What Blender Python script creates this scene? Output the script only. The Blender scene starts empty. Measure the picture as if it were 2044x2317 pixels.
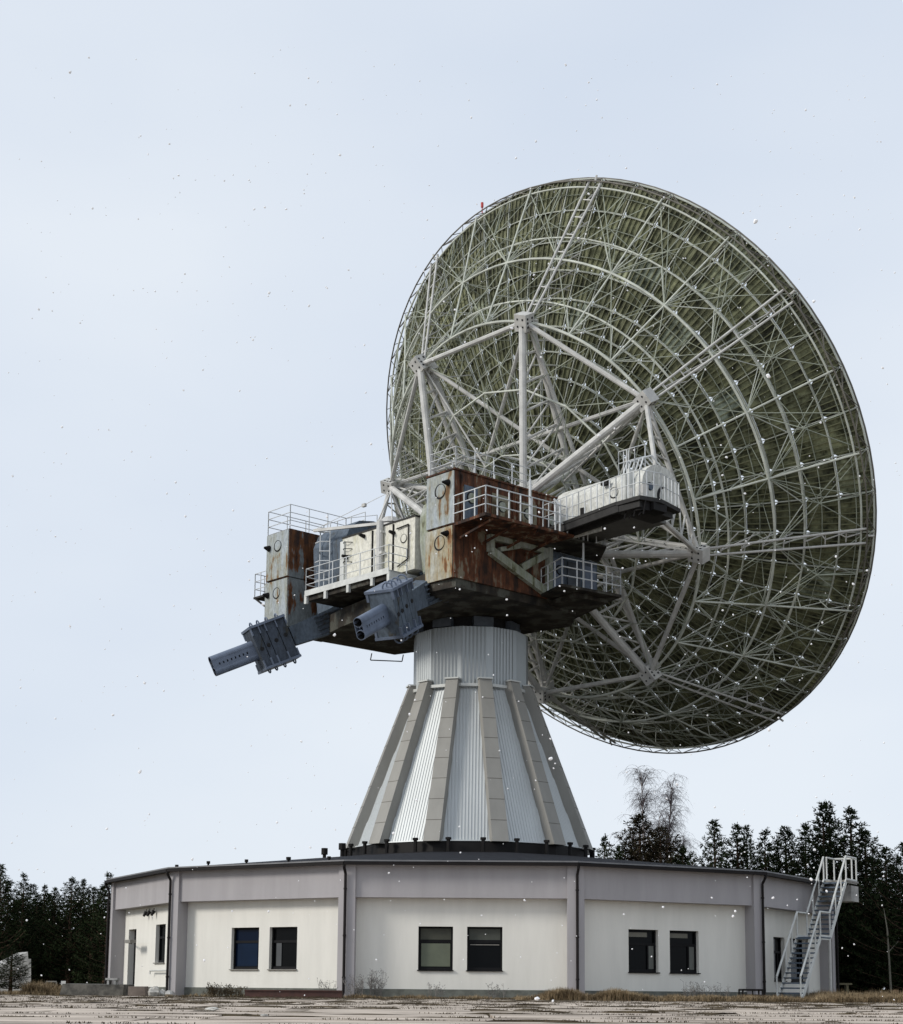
import bpy, math, random
from mathutils import Vector, Matrix
R = math.radians
rnd = random.Random(7)
scn = bpy.context.scene
col = scn.collection
V = Vector
# ------------------------------------------------------------------ camera
ZC = .39
cam = bpy.data.objects.new('camera', bpy.data.cameras.new('camera'))
col.objects.link(cam)
cam.data.sensor_fit = 'HORIZONTAL'; cam.data.sensor_width = 36
cam.data.lens = 36 * 3717 / 2044
cam.data.shift_y = (1665 - 1158.5) / 2044
cam.data.clip_start = .3; cam.data.clip_end = 5000
cam.matrix_world = Matrix.Translation((0, 0, ZC)) @ Matrix.Rotation(R(90 + 8.8), 4, 'X') @ Matrix.Rotation(R(.5), 4, 'Z')
scn.camera = cam
# ------------------------------------------------------------------ sky and sun
SUN = V((-.88, -.34, .55)).normalized()
SUN_EL = math.asin(SUN.z); SUN_AZ = math.atan2(SUN.x, SUN.y)
w = bpy.data.worlds.new('World'); scn.world = w; w.use_nodes = True
nt = w.node_tree; nt.nodes.clear()
def N(t, typ, **kw):
    n_ = t.nodes.new(typ)
    for k, v_ in kw.items():
        if k.startswith('i_'): n_.inputs[k[2:].replace('_', ' ')].default_value = v_
        else: setattr(n_, k, v_)
    return n_
out = N(nt, 'ShaderNodeOutputWorld'); bg = N(nt, 'ShaderNodeBackground')
bg.inputs['Strength'].default_value = .1
sky = N(nt, 'ShaderNodeTexSky', sky_type='NISHITA', sun_disc=False)
sky.sun_elevation = SUN_EL; sky.sun_rotation = SUN_AZ
tc = N(nt, 'ShaderNodeTexCoord')
mp = N(nt, 'ShaderNodeMapping'); mp.inputs['Scale'].default_value = (2.2, 1.2, 5.0)
nz = N(nt, 'ShaderNodeTexNoise', i_Scale=1.0, i_Detail=4.0, i_Roughness=.45)
rp = N(nt, 'ShaderNodeValToRGB')
rp.color_ramp.elements[0].position = .30; rp.color_ramp.elements[0].color = (6.4, 7.15, 8.3, 1)
rp.color_ramp.elements[1].position = .68; rp.color_ramp.elements[1].color = (7.7, 8.25, 8.95, 1)
mx = N(nt, 'ShaderNodeMix', data_type='RGBA'); mx.inputs[0].default_value = .93
L = nt.links.new
L(tc.outputs['Generated'], mp.inputs[0]); L(mp.outputs[0], nz.inputs['Vector']); L(nz.outputs['Fac'], rp.inputs[0])
L(sky.outputs[0], mx.inputs[6]); L(rp.outputs[0], mx.inputs[7]); L(mx.outputs[2], bg.inputs[0]); L(bg.outputs[0], out.inputs[0])
sl = bpy.data.lights.new('sun', 'SUN'); sl.energy = 2.2; sl.angle = R(14); sl.color = (1, .955, .88)
so = bpy.data.objects.new('sun', sl); col.objects.link(so); so.location = (-60, -30, 60)
so.rotation_euler = SUN.to_track_quat('Z', 'Y').to_euler()
scn.view_settings.view_transform = 'Standard'; scn.view_settings.look = 'None'
scn.view_settings.exposure = .1; scn.view_settings.gamma = 1
scn.render.resolution_x = 903; scn.render.resolution_y = 1024

# ------------------------------------------------------------------ helpers
WL = {}
def tag(o, label=None, cat=None, group=None, kind=None):
    if label: o['label'] = label
    if cat: o['category'] = cat
    if group: o['group'] = group
    if kind: o['kind'] = kind
    return o
def empty(name, loc, parent=None):
    o = bpy.data.objects.new(name, None); col.objects.link(o); o.empty_display_size = .3
    loc = V(loc); WL[o] = loc
    if parent: o.parent = parent; o.location = loc - WL[parent]
    else: o.location = loc
    return o
class MB:
    def __init__(s): s.v = []; s.f = []
    def add(s, vs, fs):
        b = len(s.v); s.v += [tuple(x) for x in vs]; s.f += [tuple(i + b for i in f) for f in fs]; return s
    def box8(s, p):   # 8 corners: bottom 4 ccw, top 4
        return s.add(p, [(3, 2, 1, 0), (4, 5, 6, 7), (0, 1, 5, 4), (1, 2, 6, 5), (2, 3, 7, 6), (3, 0, 4, 7)])
    def obox(s, c, a, b, d):  # centre, half axis vectors
        c = V(c); a = V(a); b = V(b); d = V(d)
        return s.box8([c - a - b - d, c + a - b - d, c + a + b - d, c - a + b - d, c - a - b + d, c + a - b + d, c + a + b + d, c - a + b + d])
    def box(s, x0, x1, y0, y1, z0, z1):
        return s.obox(((x0 + x1) / 2, (y0 + y1) / 2, (z0 + z1) / 2), ((x1 - x0) / 2, 0, 0), (0, (y1 - y0) / 2, 0), (0, 0, (z1 - z0) / 2))
    def tube(s, p, q, r, n=6, r2=None, cap=True):
        p = V(p); q = V(q); d = q - p
        if d.length < 1e-6: return s
        d.normalize(); a = d.orthogonal().normalized(); b = d.cross(a); r2 = r if r2 is None else r2
        vs = []
        for c, rr in ((p, r), (q, r2)):
            for i in range(n):
                t = 2 * math.pi * i / n; vs.append(c + (a * math.cos(t) + b * math.sin(t)) * rr)
        fs = [(i, (i + 1) % n, n + (i + 1) % n, n + i) for i in range(n)]
        if cap: fs += [tuple(range(n))[::-1], tuple(range(n, 2 * n))]
        return s.add(vs, fs)
    def path(s, pts, r, n=6):
        for p, q in zip(pts, pts[1:]): s.tube(p, q, r, n)
        return s
    def beam(s, p, q, wd, ht, up=(0, 0, 1)):
        p = V(p); q = V(q); d = q - p
        if d.length < 1e-6: return s
        x = d.normalized(); sd = x.cross(V(up))
        if sd.length < 1e-4: sd = x.orthogonal()
        sd.normalize(); t = sd.cross(x).normalized()
        return s.obox((p + q) / 2, d / 2, sd * wd / 2, t * ht / 2)
    def prism(s, pts, off):
        n = len(pts); off = V(off)
        vs = [V(p) for p in pts] + [V(p) + off for p in pts]
        return s.add(vs, [tuple(range(n))[::-1], tuple(range(n, 2 * n))] + [(i, (i + 1) % n, n + (i + 1) % n, n + i) for i in range(n)])
    def build(s, name, m, parent=None, smooth=False, kind=None):
        if not s.v: return None
        xs, ys, zs = zip(*s.v)
        c = V(((min(xs) + max(xs)) / 2, (min(ys) + max(ys)) / 2, min(zs) if parent is None else (min(zs) + max(zs)) / 2))
        me = bpy.data.meshes.new(name)
        me.from_pydata([(x - c.x, y - c.y, z - c.z) for x, y, z in s.v], [], s.f)
        me.materials.append(m)
        if smooth: me.polygons.foreach_set('use_smooth', [True] * len(me.polygons))
        import bmesh
        bm = bmesh.new(); bm.from_mesh(me); bmesh.ops.recalc_face_normals(bm, faces=bm.faces); bm.to_mesh(me); bm.free()
        o = bpy.data.objects.new(name, me); col.objects.link(o); WL[o] = c
        if parent: o.parent = parent; o.location = c - WL[parent]
        else: o.location = c
        if kind: o['kind'] = kind
        return o

# ------------------------------------------------------------------ materials
def mat(name, c, rough=.7, metal=0., var=.15, scale=1.5, c2=None, bump=0., bscale=30., spec=.5, stretch=(1, 1, 1), contrast=(.35, .65)):
    m = bpy.data.materials.new(name); m.use_nodes = True; t = m.node_tree; b = t.nodes['Principled BSDF']
    b.inputs['Roughness'].default_value = rough; b.inputs['Metallic'].default_value = metal
    b.inputs['Specular IOR Level'].default_value = spec
    co = N(t, 'ShaderNodeTexCoord'); ge = N(t, 'ShaderNodeNewGeometry')
    mpn = N(t, 'ShaderNodeMapping'); mpn.inputs['Scale'].default_value = stretch
    t.links.new(ge.outputs['Position'], mpn.inputs[0])
    nn = N(t, 'ShaderNodeTexNoise', i_Scale=scale, i_Detail=8.0, i_Roughness=.62)
    t.links.new(mpn.outputs[0], nn.inputs['Vector'])
    r = N(t, 'ShaderNodeValToRGB'); e = r.color_ramp.elements
    e[0].position, e[1].position = contrast
    c2 = c2 or tuple(min(1, x * (1 + var)) for x in c)
    c1 = tuple(x * (1 - var) for x in c)
    e[0].color = (*c1, 1); e[1].color = (*c2, 1)
    t.links.new(nn.outputs['Fac'], r.inputs[0]); t.links.new(r.outputs[0], b.inputs['Base Color'])
    if bump:
        n2 = N(t, 'ShaderNodeTexNoise', i_Scale=bscale, i_Detail=5.0)
        t.links.new(ge.outputs['Position'], n2.inputs['Vector'])
        bp = N(t, 'ShaderNodeBump', i_Strength=bump, i_Distance=.02)
        t.links.new(n2.outputs['Fac'], bp.inputs['Height']); t.links.new(bp.outputs[0], b.inputs['Normal'])
    return m
def rusty(name, paint, amt=.5, dark=(.030, .012, .006), mid=(.16, .055, .018), streak=.9, zdir=0., z0=0., z1=1., rough=.75, paint2=None):
    """painted steel with rust patches and runs; zdir adds rust towards the top (z1)"""
    m = bpy.data.materials.new(name); m.use_nodes = True; t = m.node_tree; b = t.nodes['Principled BSDF']
    b.inputs['Roughness'].default_value = rough; b.inputs['Specular IOR Level'].default_value = .3
    ge = N(t, 'ShaderNodeNewGeometry')
    def noise(sc, st, det=8., ro=.6):
        mpn = N(t, 'ShaderNodeMapping'); mpn.inputs['Scale'].default_value = st
        t.links.new(ge.outputs['Position'], mpn.inputs[0])
        q = N(t, 'ShaderNodeTexNoise', i_Scale=sc, i_Detail=det, i_Roughness=ro); t.links.new(mpn.outputs[0], q.inputs['Vector']); return q.outputs['Fac']
    def math_(op, a, b_):
        q = N(t, 'ShaderNodeMath', operation=op)
        for i, x in enumerate((a, b_)):
            if isinstance(x, (int, float)): q.inputs[i].default_value = x
            else: t.links.new(x, q.inputs[i])
        return q.outputs[0]
    f = math_('ADD', math_('MULTIPLY', noise(2.6, (1, 1, .16)), streak), math_('MULTIPLY', noise(1.1, (1, 1, .8)), 1 - streak * .5))
    f = math_('DIVIDE', f, streak + 1 - streak * .5)
    if zdir:
        sx = N(t, 'ShaderNodeSeparateXYZ'); t.links.new(ge.outputs['Position'], sx.inputs[0])
        mr = N(t, 'ShaderNodeMapRange'); mr.inputs['From Min'].default_value = z0; mr.inputs['From Max'].default_value = z1
        mr.inputs['To Min'].default_value = -zdir; mr.inputs['To Max'].default_value = zdir
        t.links.new(sx.outputs[2], mr.inputs[0]); f = math_('ADD', f, mr.outputs[0])
    r = N(t, 'ShaderNodeValToRGB'); el = r.color_ramp.elements
    th = .68 - .36 * amt
    p2 = paint2 or tuple(x * .8 for x in paint)
    el[0].position = max(0, th - .14); el[0].color = (*paint, 1)
    el[1].position = min(1, th + .14); el[1].color = (*dark, 1)
    a = el.new(th - .015); a.color = (*p2, 1)
    a = el.new(th + .02); a.color = (*mid, 1)
    t.links.new(f, r.inputs[0])
    g = noise(9, (1, 1, .5), 6.)
    r2 = N(t, 'ShaderNodeValToRGB'); r2.color_ramp.elements[0].position = .3; r2.color_ramp.elements[0].color = (.62, .62, .62, 1)
    r2.color_ramp.elements[1].position = .62; r2.color_ramp.elements[1].color = (1.1, 1.1, 1.1, 1)
    t.links.new(g, r2.inputs[0])
    mm = N(t, 'ShaderNodeMix', data_type='RGBA', blend_type='MULTIPLY'); mm.inputs[0].default_value = .8
    t.links.new(r.outputs[0], mm.inputs[6]); t.links.new(r2.outputs[0], mm.inputs[7]); t.links.new(mm.outputs[2], b.inputs['Base Color'])
    bp = N(t, 'ShaderNodeBump', i_Strength=.35, i_Distance=.02); t.links.new(g, bp.inputs['Height']); t.links.new(bp.outputs[0], b.inputs['Normal'])
    return m
def glass(name, c, rough=.08):
    m = bpy.data.materials.new(name); m.use_nodes = True; b = m.node_tree.nodes['Principled BSDF']
    b.inputs['Base Color'].default_value = (*c, 1); b.inputs['Roughness'].default_value = rough; b.inputs['Specular IOR Level'].default_value = .09
    t = m.node_tree; ge = N(t, 'ShaderNodeNewGeometry'); q = N(t, 'ShaderNodeTexNoise', i_Scale=1.2, i_Detail=2.)
    t.links.new(ge.outputs['Position'], q.inputs['Vector'])
    bp = N(t, 'ShaderNodeBump', i_Strength=.08, i_Distance=.05); t.links.new(q.outputs['Fac'], bp.inputs['Height']); t.links.new(bp.outputs[0], b.inputs['Normal'])
    return m
M = dict(
    cream=mat('cream_render', (.71, .695, .645), .9, var=.045, scale=1.6, bump=.25, bscale=60, spec=.2, stretch=(1, 1, .16)),
    mauve=mat('mauve_render', (.36, .345, .355), .9, var=.055, scale=1.6, bump=.25, bscale=60, spec=.2, stretch=(1, 1, .16)),
    plinth=mat('plinth', (.13, .135, .12), .9, var=.3, scale=2.5, bump=.3, spec=.2),
    black=mat('black_metal', (.010, .009, .009), .6, var=.2, spec=.15),
    gutter=mat('gutter', (.012, .010, .010), .6, var=.2, spec=.15),
    roof=mat('roof_felt', (.026, .028, .034), .85, var=.25, scale=3, bump=.1, spec=.08),
    clad=mat('aluminium_cladding', (.50, .525, .53), .5, metal=.2, var=.07, scale=.6, stretch=(1, 1, .3)),
    drum=mat('shaded_drum_cladding', (.33, .35, .355), .42, metal=.55, var=.1, scale=.5, stretch=(1, 1, .3)),  # same cladding painted darker for the shade of the mount above
    cladtrim=mat('aluminium_trim', (.55, .56, .54), .5, metal=.2, var=.07),
    fin=mat('taupe_cladding', (.27, .262, .24), .65, var=.08, scale=1.2, stretch=(1, 1, .4)),
    winframe=mat('window_frame', (.008, .008, .009), .6, var=.2, spec=.12),
    pane=glass('window_glass', (.003, .0035, .004)),
    paneblue=glass('blue_window_glass', (.003, .008, .022)),
    panegreen=mat('drawn_blind', (.10, .115, .08), .6, var=.1),
    seam=mat('dark_joint', (.10, .09, .075), .8),
    floorgrey=mat('shaded_floor_grey', (.10, .10, .095), .75, var=.2),  # dark grey painted in for shade under the white cabin floor
    sill=mat('window_sill', (.2, .19, .17), .6),
    white=mat('white_paint', (.56, .57, .55), .55, var=.14, scale=2.0),
    tube=mat('pale_grey_paint', (.50, .495, .475), .55, var=.16, scale=1.6),
    truss=mat('truss_paint', (.50, .52, .46), .6, var=.22, scale=.9),
    trussd=mat('truss_paint_weathered', (.30, .325, .26), .65, var=.25, scale=.8),
    rimdark=mat('rim_steel', (.13, .12, .10), .65, var=.3, scale=1),
    stiff=mat('stiffener', (.15, .155, .085), .75, var=.35, scale=.6, contrast=(.3, .7)),
    panel=mat('mossy_panel', (.055, .060, .028), .85, var=.55, scale=1.6, c2=(.33, .345, .225), contrast=(.38, .72)),
    rail=mat('railing_paint', (.55, .57, .58), .5, var=.12),
    creamcab=rusty('cream_cabin_paint', (.68, .665, .59), .06, mid=(.36, .33, .17), dark=(.16, .13, .06), paint2=(.55, .53, .40)),
    ltblue=rusty('blue_grey_rust', (.36, .40, .425), .26, paint2=(.30, .31, .27), mid=(.19, .11, .05), dark=(.07, .035, .015)),
    ltcream=rusty('cream_rust', (.42, .42, .37), .36, paint2=(.33, .28, .18), mid=(.22, .10, .035)),
    rustface=rusty('rusted_steel', (.24, .20, .14), .68, mid=(.12, .042, .017), dark=(.022, .011, .007)),
    rustrun=rusty('rust_runs', (.20, .22, .225), .50, zdir=.11, z0=18.2, z1=24.2, mid=(.12, .045, .014), dark=(.028, .014, .010)),
    olivepanel=rusty('olive_brown_panel', (.25, .235, .165), .42, mid=(.09, .06, .03), dark=(.03, .018, .01)),
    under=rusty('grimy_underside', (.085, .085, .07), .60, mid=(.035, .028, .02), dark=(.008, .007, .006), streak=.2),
    greygreen=rusty('green_grey_steel', (.36, .38, .34), .32, paint2=(.26, .28, .2), mid=(.11, .11, .06), dark=(.05, .04, .02)),
    bluegrey=rusty('blue_grey_steel', (.105, .135, .175), .24, paint2=(.075, .095, .12), mid=(.07, .07, .065), dark=(.03, .025, .022)),
    navysteel=rusty('navy_steel', (.062, .078, .105), .22, paint2=(.045, .055, .07), mid=(.04, .04, .035), dark=(.016, .014, .012)),
    bluepipe=mat('blue_grey_pipe', (.12, .15, .21), .5, var=.18, scale=1.5),
    darkblue=mat('dark_blue_plate', (.05, .06, .075), .55, var=.3, scale=2),
    cab=rusty('white_cabin_paint', (.62, .62, .58), .17, mid=(.34, .33, .28), dark=(.14, .12, .09), paint2=(.50, .50, .46)),
    grating=mat('dark_grating', (.018, .017, .016), .8, var=.4, scale=3),
    hole=mat('opening_and_shadow_black', (.01, .01, .011), .9),
    bark=mat('pine_bark', (.075, .05, .035), .9, var=.3, scale=4, spec=.1),
    birchbark=mat('birch_bark', (.42, .38, .35), .8, var=.5, scale=3, stretch=(1, 1, 2.5), c2=(.5, .46, .44), contrast=(.4, .55)),
    twig=mat('birch_twig', (.085, .068, .075), .85, var=.2),
    needle=mat('pine_needles', (.011, .017, .008), .85, var=.45, scale=1.1, spec=.06, c2=(.036, .052, .022)),
    needle2=mat('brownish_needles', (.022, .02, .012), .85, var=.45, scale=1.1, spec=.06, c2=(.045, .038, .022)),
    conc=mat('old_concrete', (.34, .335, .32), .9, var=.3, scale=1.6, bump=.3, bscale=25),
    dconc=mat('dark_kerb_concrete', (.07, .066, .058), .9, var=.5, scale=2.5, bump=.4, bscale=25, c2=(.14, .13, .11)),
    stone=mat('pale_rubble', (.42, .41, .38), .9, var=.4, scale=5, bump=.4, bscale=25),
    redbrown=mat('red_brown_paint', (.055, .02, .014), .6, var=.3, scale=2),
    straw=mat('dry_grass', (.20, .145, .085), .9, var=.45, scale=1.5, spec=.1, c2=(.34, .26, .16)),
    straw2=mat('olive_grass', (.036, .028, .018), .9, var=.4, scale=2, spec=.1, c2=(.105, .082, .05)),
    weed=mat('grey_weed', (.16, .15, .14), .9, var=.4),
    wood=mat('weathered_wood', (.14, .125, .075), .85, var=.3, scale=3),
    signw=mat('sign_white', (.6, .6, .58), .6), red=mat('red_lens', (.45, .02, .015), .4),
    snow=mat('snow', (.9, .9, .92), .6, var=.02),
)

# ================================================================== frames
O = V((.725, 80.3, 0)); AZ = R(47.8); EL = R(29.07)
uu = V((math.cos(AZ), -math.sin(AZ), 0)); hh = V((math.sin(AZ), math.cos(AZ), 0)); zz = V((0, 0, 1))
nn = hh * math.cos(EL) + zz * math.sin(EL); vv = zz * math.cos(EL) - hh * math.sin(EL)
CD = V((8.704, 87.492, 28.297))
def W(a, h, z): return O + uu * a + hh * h + zz * z
def D(a, b, z): return CD + uu * a + vv * b + nn * z
def P(r, ang, z): return D(r * math.cos(ang), r * math.sin(ang), z)
def mbox(mb, a0, a1, h0, h1, z0, z1):
    return mb.obox(W((a0 + a1) / 2, (h0 + h1) / 2, (z0 + z1) / 2), uu * (a1 - a0) / 2, hh * (h1 - h0) / 2, zz * (z1 - z0) / 2)
def railing(pts, hgt=1.1, rails=3, step=1.2, r=.022, rp=.028, up=zz):
    """one mesh: posts and rails along a polyline"""
    mb = MB()
    for k in range(rails):
        o = up * hgt * (k + 1) / rails
        mb.path([V(p) + o for p in pts], r, 5)
    for p, q in zip(pts, pts[1:]):
        p = V(p); q = V(q); n_ = max(1, round((q - p).length / step))
        for i in range(n_ + 1): mb.tube(p.lerp(q, i / n_), p.lerp(q, i / n_) + up * hgt, rp, 5)
    return mb

# ================================================================== ground
GR = bpy.data.materials.new('field_ground'); GR.use_nodes = True
t = GR.node_tree; b = t.nodes['Principled BSDF']; b.inputs['Roughness'].default_value = .95; b.inputs['Specular IOR Level'].default_value = .1
ge = N(t, 'ShaderNodeNewGeometry'); q = N(t, 'ShaderNodeTexNoise', i_Scale=.35, i_Detail=10., i_Roughness=.7)
r = N(t, 'ShaderNodeValToRGB'); r.color_ramp.elements[0].position = .35; r.color_ramp.elements[0].color = (.045, .04, .02, 1)
r.color_ramp.elements[1].position = .66; r.color_ramp.elements[1].color = (.19, .15, .09, 1)
t.links.new(ge.outputs['Position'], q.inputs['Vector']); t.links.new(q.outputs['Fac'], r.inputs[0]); t.links.new(r.outputs[0], b.inputs['Base Color'])
g = MB(); g.add([(-2500, -60, 0), (2500, -60, 0), (2500, 3500, 0), (-2500, 3500, 0)], [(0, 1, 2, 3)])
g.build('ground', GR, kind='structure')
# concrete slabs of the apron, each a little out of level
SL = mat('apron_concrete', (.36, .30, .25), .9, var=.5, scale=1.6, bump=.3, bscale=20, spec=.1, c2=(.60, .52, .44), contrast=(.34, .6), stretch=(.3, 1, 1))
g = MB(); rows = []
y = 6.0
rr = random.Random(3)
while y < 61.5:
    d = rr.choice((1.9, 2.0, 2.0, 2.9)); rows.append((y, d)); y += d + .07 + rr.random() * .1
for (y, d) in rows:
    x = -26 - rr.random() * 4
    while x < 27:
        L_ = rr.choice((3.0, 6.0, 6.0)); z = [.055 + rr.uniform(-.014, .014) for _ in range(4)]
        if not (y + d > 60.5 and abs(x) < 0):
            x1 = x + L_ - .05; y1 = y + d
            g.box8([(x, y, -.1), (x1, y, -.1), (x1, y1, -.1), (x, y1, -.1), (x, y, z[0]), (x1, y, z[1]), (x1, y1, z[2]), (x, y1, z[3])])
        x += L_
g.build('concrete_pavement', SL, kind='structure')

# grass helper: many thin blades
def blades(mb, pts, hmin, hmax, wd=.02, lean=.5, rg=rnd, n=6):
    for p in pts:
        for _ in range(n):
            a = rg.uniform(0, 2 * math.pi); h_ = rg.uniform(hmin, hmax); l = rg.uniform(0, lean) * h_
            o = V((rg.uniform(-.1, .1), rg.uniform(-.1, .1), 0)); s = V((math.cos(a + 1.57), math.sin(a + 1.57), 0)) * wd
            d = V((math.cos(a), math.sin(a), 0)); p0 = V(p) + o
            m1 = p0 + d * l * .35 + zz * h_ * .6; m2 = p0 + d * l + zz * h_ * (1 - .3 * (l / h_ if h_ else 0))
            mb.add([p0 - s, p0 + s, m1 + s * .7, m1 - s * .7, m2], [(0, 1, 2, 3), (3, 2, 4)])
rg = random.Random(11)
ms = MB(); 
def mossclump(mb, c, lx, ly, h_):
    k = 9; vs = [V(c) + V((0, 0, h_))]; 
    for j, (rr_, zz_) in enumerate(((.55, .8), (1, 0))):
        for i in range(k):
            a = 2 * math.pi * i / k; q_ = rr_ * rg.uniform(.45, 1.5)
            vs.append(V(c) + V((math.cos(a) * lx * q_, math.sin(a) * ly * q_, h_ * zz_ * rg.uniform(.6, 1.2))))
    fs = [(0, 1 + i, 1 + (i + 1) % k) for i in range(k)] + [(1 + i, 1 + k + i, 1 + k + (i + 1) % k, 1 + (i + 1) % k) for i in range(k)]
    mb.add(vs, fs)
for (y, d) in rows:
    yy = y + d + .04
    dens = rg.uniform(.15, 1.0)
    x = -24.
    while x < 24:
        if rg.random() < .15 + dens * .9 * (.5 + .5 * math.sin(x * .35 + yy * 2.1)) + .08:
            l = rg.uniform(.12, .75)
            mossclump(ms, (x, yy + rg.uniform(-.05, .05), .03), l, rg.uniform(.05, .2), rg.uniform(.015, .055))
            blades(ms, [(x + rg.uniform(-l, l), yy + rg.uniform(-.15, .15), .06) for _ in range(int(36 * l))], .01, .018 + .04 * min(1, yy / 50), .006, 1.2, rg, 4)
            x += l
        x += rg.uniform(.05, .6)
for _ in range(300):
    my = rg.uniform(17, 61); mossclump(ms, (rg.uniform(-20, 20), my, .055), rg.uniform(.1, .6) * (.6 + my / 60), rg.uniform(.05, .16), rg.uniform(.008, .03))
tag(ms.build('moss', M['straw2']), 'dark moss and short grass growing in the joints of the concrete apron', 'moss', kind='stuff')

# ================================================================== base building (12-sided)
XC, YC = 1.06, 80.3; RV = 17.23; ROT = -2.2
BB = empty('base_building', (XC, YC, 0))
tag(BB, 'low twelve-sided building with cream walls, mauve pillars and dark roof carrying the telescope tower', 'building')
def bv(k, rad, z=0):   # vertex k (0 = right of the centre facet); angle from the camera side
    a = R(ROT + 15 + 30 * k); return V((XC + rad * math.sin(a), YC - rad * math.cos(a), z))
CP = math.cos(R(15))
ZE = 5.19; ZF = 3.92; ZB = .41
def facet(k):
    """facet k from vertex k-1 to k: origin, direction, outward normal, at pillar-front plane"""
    p = bv(k - 1, RV); q_ = bv(k, RV); e = (q_ - p); Lw = e.length; e.normalize(); nr = V((e.y, -e.x, 0))
    return p, e, nr, Lw
def fpt(k, s, o, z): p, e, nr, Lw = facet(k); return p + e * s + nr * o + zz * z
REC = -.62
wins = {0: [(2.79, 4.14), (4.69, 6.06)], -1: [(2.75, 4.18), (4.72, 6.12)], 1: [(2.8, 4.22), (4.78, 6.2)],
        -2: [(5.6, 6.95), (7.35, 8.6)], 2: [(1.9, 3.2), (3.75, 5.1)]}
for k in range(-5, 7):
    p, e, nr, Lw = facet(k)
    ws = wins.get(k, [(2.8, 4.15), (4.7, 6.05)])
    z0, z1 = 1.15, 2.83
    # wall with real openings: pieces round each opening
    wm = MB(); t0, t1 = REC, REC - .35
    def piece(s0, s1, za, zb):
        wm.obox(fpt(k, (s0 + s1) / 2, (t0 + t1) / 2, (za + zb) / 2), e * (s1 - s0) / 2, nr * (t1 - t0) / 2, zz * (zb - za) / 2)
    ops = [(a, b_, z0, z1) for a, b_ in ws]
    if k == -2: ops = [(1.0, 2.15, ZB, 3.0), (5.0, 6.35, 1.45, 3.1), (6.9, 8.1, 1.45, 3.1)]
    if k == 2: ops = [(2.9, 4.2, .9, 2.75), (4.9, 6.8, .9, 2.75)]
    s = .12
    for (a, b_, za, zb) in ops:
        piece(s, a, ZB, ZF + .1)
        if za > ZB: piece(a, b_, ZB, za)
        piece(a, b_, zb, ZF + .1); s = b_
    piece(s, Lw - .12, ZB, ZF + .1)
    wm.build('wall', M['cream'], BB)
    fm = MB(); fm.obox(fpt(k, Lw / 2, -.12 - .4, (ZF + ZE) / 2), e * (Lw / 2 - .34), nr * .4, zz * (ZE - ZF) / 2); fm.build('fascia', M['mauve'], BB)
    pm_ = MB(); pm_.obox(fpt(k, Lw / 2, REC - .1, ZB / 2 - .1), e * (Lw / 2 - .3), nr * .17, zz * (ZB / 2 + .1 - .002)); pm_.build('plinth', M['plinth'], BB)
    for wi, (a, b_, za, zb) in enumerate(ops):
        if k == -2 and wi == 0:
            dm = MB(); dm.obox(fpt(k, (a + b_) / 2, REC - .3, (za + zb) / 2), e * (b_ - a) / 2, nr * .03, zz * (zb - za) / 2)
            do = dm.build('door', M['winframe'], BB); hm = MB(); hm.tube(fpt(k, b_ - .15, REC - .26, 1.4), fpt(k, b_ - .15, REC - .2, 1.4), .025); hm.tube(fpt(k, b_ - .15, REC - .2, 1.4), fpt(k, b_ - .3, REC - .2, 1.4), .02)
            hm.build('handle', M['sill'], do); continue
        fr = MB(); o = REC - .2; fwd = .07
        cx_, cz = (a + b_) / 2, (za + zb) / 2
        def bar(s0, s1, zA, zB, dd=.035): fr.obox(fpt(k, (s0 + s1) / 2, o, (zA + zB) / 2), e * (s1 - s0) / 2, nr * dd, zz * (zB - zA) / 2)
        bar(a, a + fwd, za, zb); bar(b_ - fwd, b_, za, zb); bar(a + fwd, b_ - fwd, zb - fwd, zb); bar(a + fwd, b_ - fwd, za, za + .11)
        zt = zb - .62 * (zb - za) * .62 - .0
        zt = za + (zb - za) * .66
        bar(a + fwd, b_ - fwd, zt - .05, zt + .05)
        if k in (1, 2): bar(b_ - .42, b_ - .36, za + .11, zt - .05)
        wo = fr.build('window', M['winframe'], BB)
        pn = MB(); pn.obox(fpt(k, cx_, o - .03, cz), e * ((b_ - a) / 2 - .02), nr * .008, zz * ((zb - za) / 2 - .02))
        pmn = M['pane']
        if k == -1: pmn = M['paneblue'] if wi == 0 else M['pane']
        pn.build('pane', pmn, wo)
        if k == 0 and wi == 0:
            bl = MB(); bl.obox(fpt(k, cx_, o + .002, (za + .14 + zt - .08) / 2), e * ((b_ - a) / 2 - .11), nr * .02, zz * ((zt - .08 - za - .14) / 2)); bl.build('blind', M['panegreen'], wo)
            bl = MB(); bl.obox(fpt(k, cx_, o - .012, (zt + zb) / 2), e * ((b_ - a) / 2 - .08), nr * .006, zz * .22); bl.build('blind', mat('blind_top', (.04, .042, .03)), wo)
        if k == 0 and wi == 1:
            bl = MB(); bl.obox(fpt(k, cx_, o - .012, (zt + zb) / 2), e * ((b_ - a) / 2 - .08), nr * .006, zz * .22); bl.build('blind', mat('blind_top_grey', (.05, .055, .045)), wo)
            bl = MB(); bl.obox(fpt(k, cx_, o + .01, zt - .12), e * ((b_ - a) / 2 - .12), nr * .03, zz * .015); bl.build('ledge', M['sill'], wo)
        if k == -1:
            bl = MB(); bl.obox(fpt(k, (cx_ if wi == 0 else a + .35), o + .0, (za + .13 + zt - .06) / 2), e * (.52 if wi == 0 else .13), nr * .012, zz * ((zt - .06 - za - .13) / 2)); bl.build('blind', mat('blue_blind', (.003, .012, .033), .6, spec=.1) if wi == 0 else mat('grey_blind', (.05, .055, .06), .5), wo)
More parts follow.
